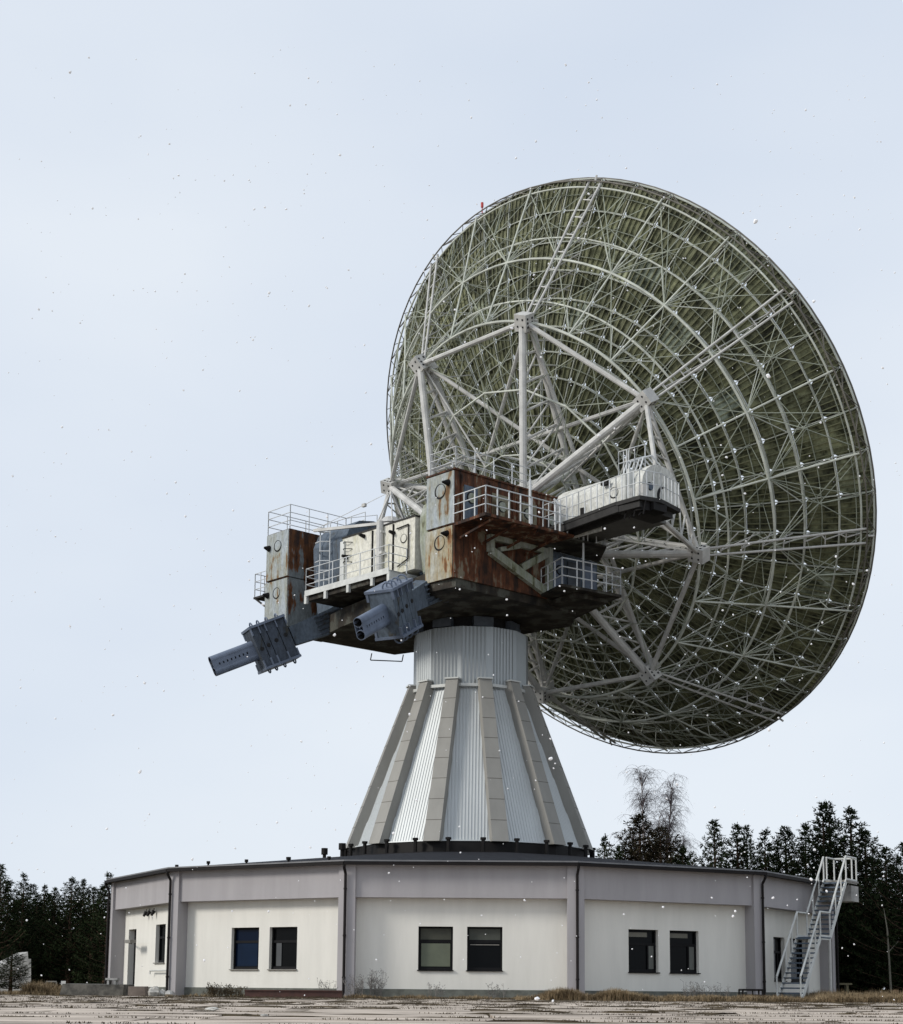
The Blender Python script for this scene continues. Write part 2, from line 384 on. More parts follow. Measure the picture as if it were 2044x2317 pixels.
        if k == 1:
            bl = MB(); bl.obox(fpt(k, b_ - .22, o - .0, (za + .13 + zt - .06) / 2), e * .12, nr * .012, zz * ((zt - .06 - za - .13) / 2)); bl.build('blind', mat('narrow_blind', (.09, .095, .085), .5), wo)  # even grey-green strip beside the upright bar
            bl = MB(); bl.obox(fpt(k, cx_ - .15, o - .0, zb - .2), e * .45, nr * .012, zz * .09); bl.build('blind', mat('top_blind', (.12, .115, .09), .5), wo)
        sm = MB(); sm.obox(fpt(k, cx_, REC + .02, za - .02), e * ((b_ - a) / 2 + .03), nr * .06, zz * .02); sm.build('sill', M['winframe'] if k >= 0 else M['sill'], wo)
for k in range(-5, 7):   # pillar at vertex k
    v0 = bv(k, RV); p, e1, n1, _ = facet(k); _, e2, n2, _ = facet(k + 1)
    nb = (n1 + n2).normalized()
    wv = .36
    prof = [v0 - e1 * wv, v0, v0 + e2 * wv, v0 + e2 * wv - n2 * .72, v0 - nb * .8, v0 - e1 * wv - n1 * .72]
    pl_ = MB(); pl_.prism([x + zz * (.0) for x in prof], zz * ZE); pl_.build('pillar', M['mauve'], BB)
    dp = MB(); o_ = v0 + nb * .09
    dp.path([v0 + nb * .26 + zz * (ZE - .02), v0 + nb * .26 + zz * (ZE - .12), o_ + zz * (ZE - .38), o_ + zz * .25, o_ + nb * .12 + zz * .14], .055, 8)
    for z in (4.2, 2.4, .8): dp.tube(o_ + zz * z, o_ + zz * (z + .06), .07, 8)
    dp.build('downpipe', M['gutter'], BB)
# roof: shallow twelve-sided pyramid frustum
RO = RV + .2; ZR = 6.58
rm = MB(); vs = []; 
for rad, z in ((RO, ZE + .0), (RO, ZE + .13), (6.2, ZR)):
    vs += [bv(k, rad, z) for k in range(12)]
vs += [bv(k, 6.0, ZE) for k in range(12)]
fs = []
for j in range(2): fs += [(j * 12 + i, j * 12 + (i + 1) % 12, (j + 1) * 12 + (i + 1) % 12, (j + 1) * 12 + i) for i in range(12)]
fs += [(36 + i, 36 + (i + 1) % 12, (i + 1) % 12, i) for i in range(12)]
rm.add(vs, fs); roof = rm.build('roof', M['roof'], BB)
gm = MB()
for k in range(12):
    gm.beam(bv(k, RO + .06, ZE + .02), bv(k + 1, RO + .06, ZE + .02), .13, .11)
gm.build('gutter', M['gutter'], BB)
tm = MB()   # pale metal edging strip above the gutter
for k in range(12): tm.beam(bv(k, RO + .01, ZE + .13), bv(k + 1, RO + .01, ZE + .13), .05, .055)
tm.build('roof_edging', mat('roof_edging', (.17, .17, .175), .6, metal=.0), BB)
for (k, f, rad, h_, r_) in ((-1, .12, 16.4, .22, .07), (-1, .36, 16.4, .22, .07), (-1, .6, 16.2, .3, .09), (-1, .83, 16.0, .25, .07), (-2, .8, 16.4, .2, .07)):
    a = bv(k - 1, rad, ZE + .2).lerp(bv(k, rad, ZE + .2), f); vm = MB(); vm.tube(a, a + zz * h_ * .55, r_ * .6, 8); vm.tube(a + zz * h_ * .55, a + zz * (h_ * .55 + .11), r_ * 1.1, 8); vm.build('vent', M['black'], roof)
for (x, y, h_, r_) in ((-5.05, 76.5, .38, .17), (-5.85, 76.2, .12, .15)):
    a = V((x, y, ZR - .6)); vm = MB(); vm.tube(a, a + zz * (.45 + h_), r_ * .55, 8); vm.tube(a + zz * (.45 + h_), a + zz * (.75 + h_), r_, 8); vm.build('vent', M['black'], roof)
# things on the left facets
lm = MB(); q_ = fpt(-2, 3.3, REC, 2.35); p, e, nr, Lw = facet(-2)
lm.tube(q_ - e * 1.7 + nr * .05, q_ - e * .3 + nr * .55, .03); lm.obox(q_ + nr * .62 + zz * .05, e * .45, nr * .14, zz * .07)
lm.build('wall_lamp', M['sill'], BB)
for s in (3.9, 4.4, 5.0):
    lm = MB(); q_ = fpt(-2, s, REC + .12, 3.72); lm.tube(q_ + zz * .1, q_ - zz * .05, .02); lm.tube(q_ - zz * .02, q_ - zz * .22 + nr * .12, .1, 8, .05); lm.build('floodlight', M['black'], BB)
lm = MB(); lm.path([fpt(-2, 5.0, REC + .2, .95), fpt(-2, 5.0, REC + .2, 1.1), fpt(-2, 7.9, REC + .2, 1.1), fpt(-2, 8.3, REC + .2, .4), fpt(-2, 7.8, REC + .3, -.1)], .035)
lm.build('wall_pipe', M['cladtrim'], BB)

# ================================================================== tower
XC = .92
TW = empty('telescope_tower', (XC, YC, ZR - .3))
tag(TW, 'conical pale metal tower with taupe fins and corrugated panels under the dish', 'tower')
Z0, Z1, ZD = 7.08, 14.85, 17.75
def tv(a, rad, z): a = R(a); return V((XC + rad * math.sin(a), YC - rad * math.cos(a), z))
g = MB()
vs = [tv(ROT + 15 + 30 * k, rad, z) for rad, z in ((6.9, ZR - .35), (6.55, ZR - .02), (5.85, ZR + .02), (5.8, Z0 + .05)) for k in range(12)]
g.add(vs, [(j * 12 + i, j * 12 + (i + 1) % 12, (j + 1) * 12 + (i + 1) % 12, (j + 1) * 12 + i) for j in range(3) for i in range(12)])
br = g.build('base_ring', M['black'], TW)
for k in range(24):
    a = ROT + 7.5 + 15 * k; sm = MB(); sm.tube(tv(a, 6.05, ZR - .1), tv(a, 6.05, Z0 + .1), .09, 6); sm.tube(tv(a, 6.05, Z0 + .05), tv(a, 6.05, Z0 + .16), .14, 6); sm.build('stub_post', M['black'], br)
rb, rt = 5.72, 2.72      # panel surface (vertex radius)
for k in range(12):      # cladding panel between fins k and k+1 : flat, ribs parallel to its centre line
    a0 = ROT - 15 + 30 * k; B0, B1 = tv(a0, rb, Z0), tv(a0 + 30, rb, Z0); T0, T1 = tv(a0, rt, Z1 + .1), tv(a0 + 30, rt, Z1 + .1)
    Bc, Tc = (B0 + B1) / 2, (T0 + T1) / 2; e = (B1 - B0).normalized(); up = (Tc - Bc); nr = e.cross(up).normalized()
    if nr.dot(Bc - V((XC, YC, Bc.z))) < 0: nr = -nr
    hb, ht = (B1 - B0).length / 2, (T1 - T0).length / 2
    g = MB(); pitch = .15; n_ = int(2 * hb / pitch) + 1; cols = []
    for i in range(n_):
        s = -hb + i * pitch
        for ds, dn in ((0, 0), (.02, .028), (.05, .028), (.07, 0)):
            if s + ds <= hb: cols.append((s + ds, dn))
    pts = []
    for s, dn in cols:
        tt = 1 if abs(s) <= ht else (hb - abs(s)) / (hb - ht)
        pts.append((Bc + e * s + nr * dn, Bc + up * tt + e * s + nr * dn))
    vs = [x for pq in pts for x in pq]
    g.add(vs, [(2 * i, 2 * i + 2, 2 * i + 3, 2 * i + 1) for i in range(len(pts) - 1)])
    g.beam(Bc - e * hb + nr * .05 + up * .002, Bc + e * hb + nr * .05 + up * .002, .06, .16, nr)
    g.build('cladding_panel', M['clad'], TW)
FB, FT = 6.12, 3.12
for k in range(12):
    a = ROT + 15 + 30 * k; rd = tv(a, 1, 0) - tv(a, 0, 0); sd = V((-rd.y, rd.x, 0)); fw = .39; fw1 = .30
    c = V((XC, YC, 0))
    b0, b1 = c + rd * (rb - .35) + zz * Z0, c + rd * FB + zz * (Z0 + .0); t0_, t1_ = c + rd * (rt - .2) + zz * (Z1 + .28), c + rd * FT + zz * (Z1 + .28)
    g = MB(); g.box8([b0 - sd * fw, b1 - sd * fw, b1 + sd * fw, b0 + sd * fw, t0_ - sd * fw1, t1_ - sd * fw1, t1_ + sd * fw1, t0_ + sd * fw1])
    s_ = g
    for i in range(1, 8):    # dark seams between the cover plates
        q0 = b1.lerp(t1_, i / 8.); f_ = fw + (fw1 - fw) * i / 8.; axis = (t1_ - b1).normalized(); on = sd.cross(axis).normalized()
        if on.dot(rd) < 0: on = -on
        s_.obox(q0 + on * .001, sd * (f_ + .004), axis * .012, on * .006)
    fo = g.build('fin', M['fin'], TW); fo.data.materials.append(M['seam'])
    for pi, po_ in enumerate(fo.data.polygons): po_.material_index = 0 if pi < 6 else 1
    cp = MB(); cp.obox(c + rd * (FT - .12) + zz * (Z1 + .31), sd * (fw1 + .05), rd * .2, zz * .035); cp.build('cap', M['cladtrim'], fo)
g = MB(); n_ = 12 * 16; vs = []; RD = 2.86
for z in (Z1 - .1, ZD):
    for i in range(n_):
        k, j = divmod(i, 16); p0, p1 = tv(ROT + 22 + 30 * k, RD, z), tv(ROT + 52 + 30 * k, RD, z); p_ = p0.lerp(p1, j / 16.)
        dn = .0 if j % 2 == 0 or j > 14 else .035
        vs.append(p_ + (V((p_.x - XC, p_.y - YC, 0)).normalized() * dn))
g.add(vs, [(i, (i + 1) % n_, n_ + (i + 1) % n_, n_ + i) for i in range(n_)] + [tuple(range(n_, 2 * n_))])
g.build('drum', M['drum'], TW)
g = MB()
for k in range(12): g.beam(tv(ROT + 22 + 30 * k, RD + .06, Z1 + .02), tv(ROT + 52 + 30 * k, RD + .06, Z1 + .02), .16, .14)
g.build('drum_collar', M['cladtrim'], TW)

# ================================================================== radio telescope
RT = empty('radio_telescope', (XC, YC, ZD))
tag(RT, 'huge dish antenna seen from behind, mossy green panels and white lattice, with rusty steel mount', 'radio telescope')
def zs(r_): return -5.6 + r_ * r_ / 45.7
# ---- reflector panels
RG = [2.0, 3.2, 4.4, 5.6, 6.9, 8.1, 9.3, 10.6, 11.9, 13.2, 14.6, 15.98]
def nsec(i): return 24 if RG[i] < 5.5 else 48
g = MB()
rp_ = random.Random(5)
for i in range(len(RG) - 1):
    n_ = nsec(i)
    for k in range(n_):
        a0, a1 = 2 * math.pi * k / n_ + .0, 2 * math.pi * (k + 1) / n_
        r0, r1 = RG[i], RG[i + 1]; ch = .15; d0, d1 = ch / r0, ch / r1
        jz = rp_.uniform(-.015, .015); gp = .0015
        pts = [(r0 + ch, a0 + gp / r0), (r0 + gp, a0 + d0), (r0 + gp, (a0 + a1) / 2), (r0 + gp, a1 - d0), (r0 + ch, a1 - gp / r0),
               (r1 - ch, a1 - gp / r1), (r1 - gp, a1 - d1), (r1 - gp, (a0 + a1) / 2), (r1 - gp, a0 + d1), (r1 - ch, a0 + gp / r1)]
        g.add([P(q0, q1, zs(q0) + jz) for q0, q1 in pts] + [P((r0 + r1) / 2, (a0 + a1) / 2, zs((r0 + r1) / 2) + jz)], [(j, (j + 1) % 10, 10) for j in range(10)])
pt = M['panel'].node_tree; pb = pt.nodes['Principled BSDF']; lk = pb.inputs['Base Color'].links[0]; src_ = lk.from_socket
ge_ = N(pt, 'ShaderNodeNewGeometry'); rr_ = N(pt, 'ShaderNodeValToRGB'); el_ = rr_.color_ramp.elements
el_[0].position = 0; el_[0].color = (.55, .55, .5, 1); el_[1].position = 1; el_[1].color = (1.5, 1.5, 1.3, 1); x_ = el_.new(.9); x_.color = (1.15, 1.15, 1.0, 1); x_ = el_.new(.97); x_.color = (1.6, 1.75, 2.2, 1)
mm_ = N(pt, 'ShaderNodeMix', data_type='RGBA', blend_type='MULTIPLY'); mm_.inputs[0].default_value = 1
pt.links.new(ge_.outputs['Random Per Island'], rr_.inputs[0]); pt.links.new(src_, mm_.inputs[6]); pt.links.new(rr_.outputs[0], mm_.inputs[7]); pt.links.new(mm_.outputs[2], pb.inputs['Base Color'])
dish = g.build('dish', M['panel'], RT)
g = MB(); vs = [P(r_, 2 * math.pi * k / 24, zs(r_)) for r_ in (.05, 2.0) for k in range(24)]
g.add(vs, [(k, (k + 1) % 24, 24 + (k + 1) % 24, 24 + k) for k in range(24)]); g.build('hub_plate', M['panel'], dish)
# ---- stiffeners behind each panel
g = MB()
def strip(mb, pts, wd, dp):   # pts on surface as (r,ang); strip hanging behind
    vs = []
    for (r_, a_) in pts:
        dn = V(nn); da = wd / 2 / r_
        vs += [P(r_, a_ - da, zs(r_) - .01), P(r_, a_ + da, zs(r_) - .01), P(r_, a_ + da, zs(r_) - dp), P(r_, a_ - da, zs(r_) - dp)]
    fs = []
    for i in range(len(pts) - 1):
        o = 4 * i; fs += [(o + 1, o + 5, o + 6, o + 2), (o + 2, o + 6, o + 7, o + 3), (o + 3, o + 7, o + 4, o)]
    mb.add(vs, fs)
for i in range(len(RG) - 1):
    n_ = nsec(i); r0, r1 = RG[i], RG[i + 1]
    m_ = max(2, round(2 * math.pi * (r0 + r1) / 2 / n_ / .30))
    for k in range(n_):
        for j in range(m_):
            a_ = 2 * math.pi * (k + (j + .5) / m_) / n_
            strip(g, [(r0 + .05, a_), ((r0 + r1) / 2, a_), (r1 - .05, a_)], .045, .10)
g.build('panel_stiffeners', M['stiff'], dish)['kind'] = 'stuff'
# ---- surface purlins
g = MB()
for k in range(48):
    a_ = 2 * math.pi * k / 48
    rs = [x for x in RG if x > (5 if k % 2 else 1.9)]
    for p_, q_ in zip(rs, rs[1:]): g.beam(P(p_, a_, zs(p_) - .075), P(q_, a_, zs(q_) - .075), .038, .10, nn)
g.build('radial_purlins', M['truss'], dish)
for i, r_ in enumerate(RG):
    g = MB(); n_ = 96
    for k in range(n_): g.beam(P(r_, 2 * math.pi * k / n_, zs(r_) - .10), P(r_, 2 * math.pi * (k + 1) / n_, zs(r_) - .10), .045, .13, nn)
    g.build('ring_purlin', M['truss'], dish)
g = MB()
for r0, r1 in zip(RG[4:], RG[5:]):
    r_ = (r0 + r1) / 2
    for k in range(96): g.beam(P(r_, 2 * math.pi * k / 96, zs(r_) - .13), P(r_, 2 * math.pi * (k + 1) / 96, zs(r_) - .13), .028, .05, nn)
g.build('light_purlins', M['trussd'], dish)['kind'] = 'stuff'
# ---- back layer
def zb(r_):
    if r_ >= 10.2: return -.9 - (15.7 - r_) * 5.9 / 5.5
    return -6.8 - (10.2 - r_) * .12
PH = R(22.5)     # node angles are at 22.5 + 45 k
LAY = [(3.6, 16), (6.9, 16), (10.2, 24), (12.75, 24), (15.7, 48)]
def ang(n_, k): return PH + 2 * math.pi * k / n_
def BN(li, k): r_, n_ = LAY[li]; return P(r_, ang(n_, k), zb(r_))
# rings of the back layer
for li, (r_, n_) in enumerate(LAY):
    g = MB(); rt_ = (.045, .055, .075, .065, .05)[li]
    for k in range(n_):
        arc = [P(r_, ang(n_, k + j / 4.), zb(r_)) for j in range(5)] if li >= 2 else [BN(li, k), BN(li, k + 1)]
        g.path(arc, rt_, 6)
        if li in (2, 3):       # companion chord making a triangular ring truss, with zigzag
            r2 = r_ + (.75 if li == 3 else .7); z2 = zb(r2) + .75
            a_, b_ = P(r2, ang(n_, k), z2), P(r2, ang(n_, k + 1), z2)
            g.path([P(r2, ang(n_, k + j / 4.), z2) for j in range(5)], rt_ * .75, 5); m_ = P(r2, ang(n_, k + .5), z2)
            g.tube(BN(li, k), m_, .03, 4); g.tube(m_, BN(li, k + 1), .03, 4); g.tube(BN(li, k), a_, .035, 4)
    g.build('ring_truss', M['truss'], dish)
# rim ring: outer front chord, rear chord, lattice
g = MB()
for k in range(96):
    a_, b_ = 2 * math.pi * k / 96, 2 * math.pi * (k + 1) / 96
    g.tube(P(16, a_, 0.02), P(16, b_, 0.02), .05, 6); g.tube(P(16.02, a_, -.88), P(16.02, b_, -.88), .04, 6)
    if k % 2 == 0:
        c_ = 2 * math.pi * (k + 2) / 96
        g.tube(P(16, a_, 0), P(16.02, a_, -.88), .022, 4); g.tube(P(16.02, b_, -.88), P(15.9, a_, zs(15.9)), .02, 4); g.tube(P(16.02, b_, -.88), P(15.9, c_, zs(15.9)), .02, 4)
        g.tube(P(16.02, b_, -.88), P(16, a_, 0), .02, 4); g.tube(P(16.02, b_, -.88), P(16, c_, 0), .02, 4)
        g.tube(P(15.7, a_, zb(15.7)), P(16.02, b_, -.88), .022, 4); g.tube(P(15.7, a_, zb(15.7)), P(14.6, a_, zs(14.6) - .2), .022, 4)
g.build('rim_truss', M['rimdark'], dish)
# main ribs (8, double back chord) and lesser ribs
for k in range(8):
    a_ = PH + k * math.pi / 4; g = MB()
    for da in (-1, 1):
        o_ = .17 * da
        A_ = P(10.2, a_, zb(10.2)) + (P(1, a_ + math.pi / 2, 0) - CD) * o_; B_ = P(15.95, a_, -.75) + (P(1, a_ + math.pi / 2, 0) - CD) * o_ * 2.2
        g.tube(A_, B_, .062, 8)
    for i in range(1, 8):
        f_ = i / 8.; r_ = 10.2 + 5.7 * f_
        q_ = P(r_, a_, zb(r_)); g.beam(q_ - (P(1, a_ + math.pi / 2, 0) - CD) * .25, q_ + (P(1, a_ + math.pi / 2, 0) - CD) * .25, .05, .05)
        g.tube(q_, P(r_ + .35, a_, zs(r_ + .35) - .2), .035, 5); g.tube(q_, P(r_ - .6, a_, zs(r_ - .6) - .2), .03, 5)
    g.tube(P(15.9, a_, -.78), P(16.25, a_, -.6), .055, 6)
    # inner part
    g.tube(P(10.2, a_, zb(10.2)), P(6.9, a_, zb(6.9)), .06, 6); g.tube(P(6.9, a_, zb(6.9)), P(3.6, a_, zb(3.6)), .055, 6)
    for r_ in (9.3, 8.1, 6.9, 5.6, 4.4): g.tube(P(r_, a_, zb(r_)), P(r_ - .6, a_, zs(r_ - .6) - .2), .035, 5)
    g.build('main_rib', M['tube'], dish)
for k in range(24):
    if k % 3 == 0: continue
    a_ = PH + 2 * math.pi * k / 24; g = MB()
    g.tube(P(10.2, a_, zb(10.2)), P(12.75, a_, zb(12.75)), .05, 6); g.tube(P(12.75, a_, zb(12.75)), P(15.9, a_, -.82), .05, 6)
    for r_ in (11.4, 12.75, 14.0, 15.0): g.tube(P(r_, a_, zb(r_)), P(r_ + .5, a_, zs(r_ + .5) - .2), .028, 5); g.tube(P(r_, a_, zb(r_)), P(r_ - .7, a_, zs(r_ - .7) - .2), .028, 5)
    g.build('rib', M['truss'], dish)
# web of fine bracing between back layer and surface: every back node fans out to the surface grid
g = MB()
fan = random.Random(9)
for li, (r_, n_) in enumerate(LAY):
    if li == 4: continue
    for k in range(n_):
        a_ = ang(n_, k); B_ = P(r_, a_, zb(r_)); sp = {0: .26, 1: .20, 2: .14, 3: .13}[li]
        dr = {0: 1.5, 1: 1.5, 2: 1.25, 3: 1.3}[li]
        for (da, dd) in ((-sp, -dr), (sp, -dr), (-sp, dr), (sp, dr), (0, dr), (0, -dr)):
            q0 = max(2.1, r_ + dd); g.tube(B_, P(q0, a_ + da, zs(q0) - .18), .018, 4, cap=False)
for li in range(4):            # back layer diagonals
    r0, n0 = LAY[li]; r1, n1 = LAY[li + 1]
    for k in range(n0):
        a_ = ang(n0, k); st = 2 * math.pi / n0
        g.tube(BN(li, k), P(r1, a_ + st, zb(r1)), .024, 5, cap=False) if li < 3 or True else None
        g.tube(BN(li, k), P(r1, a_ - st if li < 3 else a_ - st / 2, zb(r1)), .024, 5, cap=False)
        if n1 == 16 or li == 1: g.tube(BN(li, k), P(r1, a_, zb(r1)), .035, 5, cap=False)
# outer fans at r 14.2
for k in range(24):
    a_ = PH + 2 * math.pi * (k + .5) / 24; B_ = P(14.3, a_, zb(14.3))
    for (da, q0) in ((-.131, 13.2), (.131, 13.2), (-.131, 15.9), (.131, 15.9), (0, 15.9), (0, 13.2)): g.tube(B_, P(q0, a_ + da, zs(q0) - .15), .024, 4, cap=False)
    g.tube(B_, P(12.75, a_ - math.pi / 24, zb(12.75)), .028, 4, cap=False); g.tube(B_, P(12.75, a_ + math.pi / 24, zb(12.75)), .028, 4, cap=False)
    g.tube(B_, P(15.7, a_, zb(15.7)), .028, 4, cap=False)
g.build('bracing', M['trussd'], dish)['kind'] = 'stuff'
# ---- octagon nodes, edge tubes, chord tubes, spoke trusses
RN, ZN = 10.25, -6.95
NA = [R(157.5 - 45 * i) for i in range(8)]       # N1..N8
NP = [P(RN, a_, ZN) for a_ in NA]
JF = {}; JB = {}
for i, (sa, sb) in enumerate(((-1, 1), (-1, 1), (1, 1), (1, 1), (1, -1), (1, -1), (-1, -1), (-1, -1))):
    JF[i] = D(sa * 3.2, sb * 1.5, -10.6); JB[i] = D(sa * 3.2, sb * 1.7, -6.6)
for i in range(8):
    a_ = NA[i]; er = (P(1, a_, 0) - CD); et = (P(1, a_ + math.pi / 2, 0) - CD)
    g = MB(); g.obox(NP[i], er * .42, et * .36, nn * .34)
    g.obox(NP[i] - er * .3 + nn * .45, er * .3, et * .3, nn * .3)
    gb = g.build('node_box', M['tube'], dish)
    hm = MB()
    for da in (-1, 1):
        for db in (-1, 1): hm.obox(NP[i] + er * .18 * da + et * .16 * db - nn * .345, er * .045, et * .045, nn * .008)
        for db in (-1, 0, 1): hm.obox(NP[i] + nn * .18 * da + et * .37 + er * .2 * db, er * .05, et * .008, nn * .05); hm.obox(NP[i] + nn * .18 * da - et * .37 + er * .2 * db, er * .05, et * .008, nn * .05)
    o_ = hm.build('bolt_hole', M['hole'], dish); 
    g = MB(); s0 = NP[i] - er * .2 - nn * .15; s1 = JF[i]; q0 = NP[i] - er * .3 + nn * .55; q1 = JB[i]
    g.tube(s0, s1, .19, 10); g.tube(q0, q1, .17, 10)
    nst = 6
    for j in range(1, nst):
        f0 = j / nst; f1 = (j + .5) / nst
        g.tube(s0.lerp(s1, f0), q0.lerp(q1, f0), .065, 6); g.tube(q0.lerp(q1, f0), s0.lerp(s1, min(1, f0 + 1. / nst)), .055, 6)
    g.build('spoke_truss', M['tube'], dish)
    g = MB(); g.tube(NP[i], NP[(i + 1) % 8], .13, 8); g.build('edge_tube', M['tube'], dish)
    g = MB(); g.tube(NP[i] + nn * .25, NP[(i + 3) % 8] + nn * .25, .11 if True else .1, 8); g.build('chord_tube', M['tube'], dish)
for (i, j, ta, tb) in ((3, 4, W(11.0, 1.7, 24.2), W(11.15, 1.9, 21.9)), (0, 7, W(-9.6, 1.7, 24.2), W(-9.8, 1.9, 21.9))):
    g = MB()
    for (n0, t_, n1) in ((NP[i], ta, NP[j]), (NP[j], tb, NP[i])):
        g.tube(n0, t_, .12, 8)
        for q in (.25, .5, .75): g.tube(n0.lerp(t_, q), n0.lerp(n1, q * .52), .05, 6); g.tube(n0.lerp(t_, q), n0.lerp(n1, (q + .22) * .52), .04, 6)
    g.build('trunnion_brace', M['tube'], dish)
g = MB()        # hub cage
cr = [JF[0], JF[2], JF[4], JF[6]]; cb = [JB[0], JB[2], JB[4], JB[6]]
for i in range(4):
    g.tube(cr[i], cr[(i + 1) % 4], .16, 8); g.tube(cb[i], cb[(i + 1) % 4], .16, 8); g.tube(cr[i], cb[i], .16, 8); g.tube(cr[i], cb[(i + 1) % 4], .09, 6); g.tube(cb[i], cr[(i + 1) % 4], .09, 6)
    for j in range(1, 6):
        f = j / 6.; g.tube(cr[i].lerp(cr[(i + 1) % 4], f), cb[i].lerp(cb[(i + 1) % 4], f), .06, 6); g.tube(cr[i].lerp(cr[(i + 1) % 4], f), cb[i].lerp(cb[(i + 1) % 4], f - 1 / 6.), .05, 6)
    for J in (cr[i],): g.obox(J, uu * .3, vv * .3, nn * .35)
    for k in range(16): pass
for k in range(16): g.tube(P(3.6, PH + 2 * math.pi * k / 16, zb(3.6)), cb[(int(k / 4) * 1 + 1) % 4 if False else min(range(4), key=lambda q: (cb[q] - P(3.6, PH + 2 * math.pi * k / 16, zb(3.6))).length)], .06, 6)
g.build('hub_cage', M['white'], dish)
LA = 98
g = MB(); g.tube(P(16.05, R(LA), -.1), P(16.05, R(LA), -.1) + zz * .35, .03, 6); g.tube(P(16.05, R(LA), -.1) + zz * .35, P(16.05, R(LA), -.1) + zz * .62, .075, 8); g.build('warning_light', M['red'], dish)
g = MB()   # cradle carrying the hub
g.obox(D(0, 0, -11.4), uu * 3.3, vv * 1.6, nn * .7); g.build('cradle', M['greygreen'], RT)

# ---- right fork column (rusty), upper and lower blocks
FR = MB(); mbox(FR, 3.62, 5.48, -5.88, 1.2, 21.36, 23.9); fr_u = FR.build('fork_column', M['rustface'], RT)
fr_u['label'] = 'rusty right-hand column with pale blue-grey end plates'
def plate(a0, a1, h0, h1, z0, z1, m, parent, name='end_plate'):
    g = MB(); mbox(g, a0, a1, h0, h1, z0, z1); return g.build(name, m, parent)
plate(3.60, 5.46, -5.93, -5.87, 21.40, 23.86, M['ltblue'], fr_u)
g = MB(); mbox(g, 3.55, 5.55, -5.95, 1.25, 23.9, 23.98); g.build('top_edge', M['rustface'], fr_u)
FL_ = MB(); mbox(FL_, 3.62, 5.5, -5.9, .15, 18.85, 21.30); fr_l = FL_.build('fork_base', M['rustface'], RT)
plate(3.58, 5.40, -5.95, -5.89, 18.86, 21.28, M['ltcream'], fr_l)
def hatch(c, ax, ay, r_, m, parent, name='hatch', ring=True):
    g = MB(); c = V(c); nrm = ax.cross(ay).normalized(); k = 20
    # dark disc painting a crescent shadow, plus cover pushed to one side
    g.add([c + (ax * math.cos(2 * math.pi * i / k) + ay * math.sin(2 * math.pi * i / k)) * r_ for i in range(k)], [tuple(range(k))])
    o = g.build(name, M['hole'], parent)
    g = MB(); c2 = c + ax * r_ * .16
    g.add([c2 + nrm * 0 + (ax * math.cos(2 * math.pi * i / k) + ay * math.sin(2 * math.pi * i / k)) * r_ * .86 for i in range(k)] , [tuple(range(k))])
    return o, g, nrm
def manhole(c, ax, ay, out_, r_, m, parent):
    """round cover standing slightly off a dark ring"""
    c = V(c); g = MB(); g.tube(c, c + out_ * .012, r_, 24); o = g.build('manhole', M['hole'], parent)  # dark disc paints the crescent shadow beside the off-centre cover
    g = MB(); g.tube(c + out_ * .012 + ax * r_ * .17, c + out_ * .035 + ax * r_ * .17, r_ * .84, 24); g.build('manhole_cover', m, parent)
for z in (23.05, 20.6): manhole(W(4.55, -5.955, z), uu, zz, -hh, .36, M['ltblue'] if z > 22 else M['ltcream'], fr_u if z > 22 else fr_l)
for (a_, z) in ((5.1, 23.35), (5.05, 20.95)):
    g = MB(); g.tube(W(a_, -5.95, z), W(a_, -6.3, z - .05), .16, 10, .05); g.build('lamp', M['black'], fr_u if z > 22 else fr_l)
for h_ in (-5.5, -4.2, -3.7, -2.2, -1.9, -.5, -.2, 1.05):
    g = MB(); mbox(g, 5.48, 5.56, h_ - .04, h_ + .04, 21.5, 23.75); g.build('stiffener', M['rustface'], fr_u)
for h_ in (-2.95, -1.2):
    g = MB(); mbox(g, 5.485, 5.50, h_ - .6, h_ + .6, 21.6, 23.3); g.build('side_panel', M['olivepanel'], fr_u)
for h_ in (-4.9, -2.9, -1.2, .4):       # recessed panels of the rusty side
    g = MB(); mbox(g, 5.49, 5.52, h_ - .42, h_ + .42, 21.6, 23.3); g.build('door_panel', M['bluegrey'], fr_u) if h_ < -4 else None
    manhole(W(5.525 if h_ < -4 else 5.49, h_, 22.75), hh, zz, uu, .28, M['greygreen'], fr_u)
railing([W(3.7, 1.1, 23.98), W(3.7, -5.8, 23.98), W(5.45, -5.8, 23.98), W(5.45, -1.0, 23.98)], 1.05, 3, 1.3).build('railing', M['rail'], fr_u)
# triangular bracket frame and grey side panels on the lower block
g = MB()
def up_(h_, z, a_=5.52): return W(a_, h_, z)
fr_pts = [(-3.9, 21.5), (-3.76, 20.4), (-.35, 19.05), (.25, 19.05), (.25, 21.5)]
def bb(h0, z0, h1, z1, w_=.34): g.beam(up_(h0, z0, 5.62), up_(h1, z1, 5.62), .26, w_, zz)
bb(-3.75, 21.2, -3.75, 20.4, .34); bb(-3.75, 20.45, -.2, 19.15, .4); bb(.1, 19.0, .1, 21.4, .32); bb(-3.8, 21.1, .1, 21.1, .26); bb(-1.75, 20.0, -.05, 21.0, .34); bb(-1.9, 21.0, -3.2, 20.6, .2)
g.build('bracket_frame', M['greygreen'], fr_l)
g = MB(); mbox(g, 3.8, 5.42, .2, 3.7, 19.0, 21.3); ep = g.build('side_housing', M['bluegrey'], RT)
for h_ in (.85, 2.0, 3.1):
    g = MB(); mbox(g, 5.42, 5.5, h_ - .45, h_ + .42, 19.25, 20.95); g.build('door_panel', M['bluepipe'] if h_ != 2.0 else M['darkblue'], ep)
manhole(W(5.51, .95, 20.4), hh, zz, uu, .25, M['bluegrey'], ep)
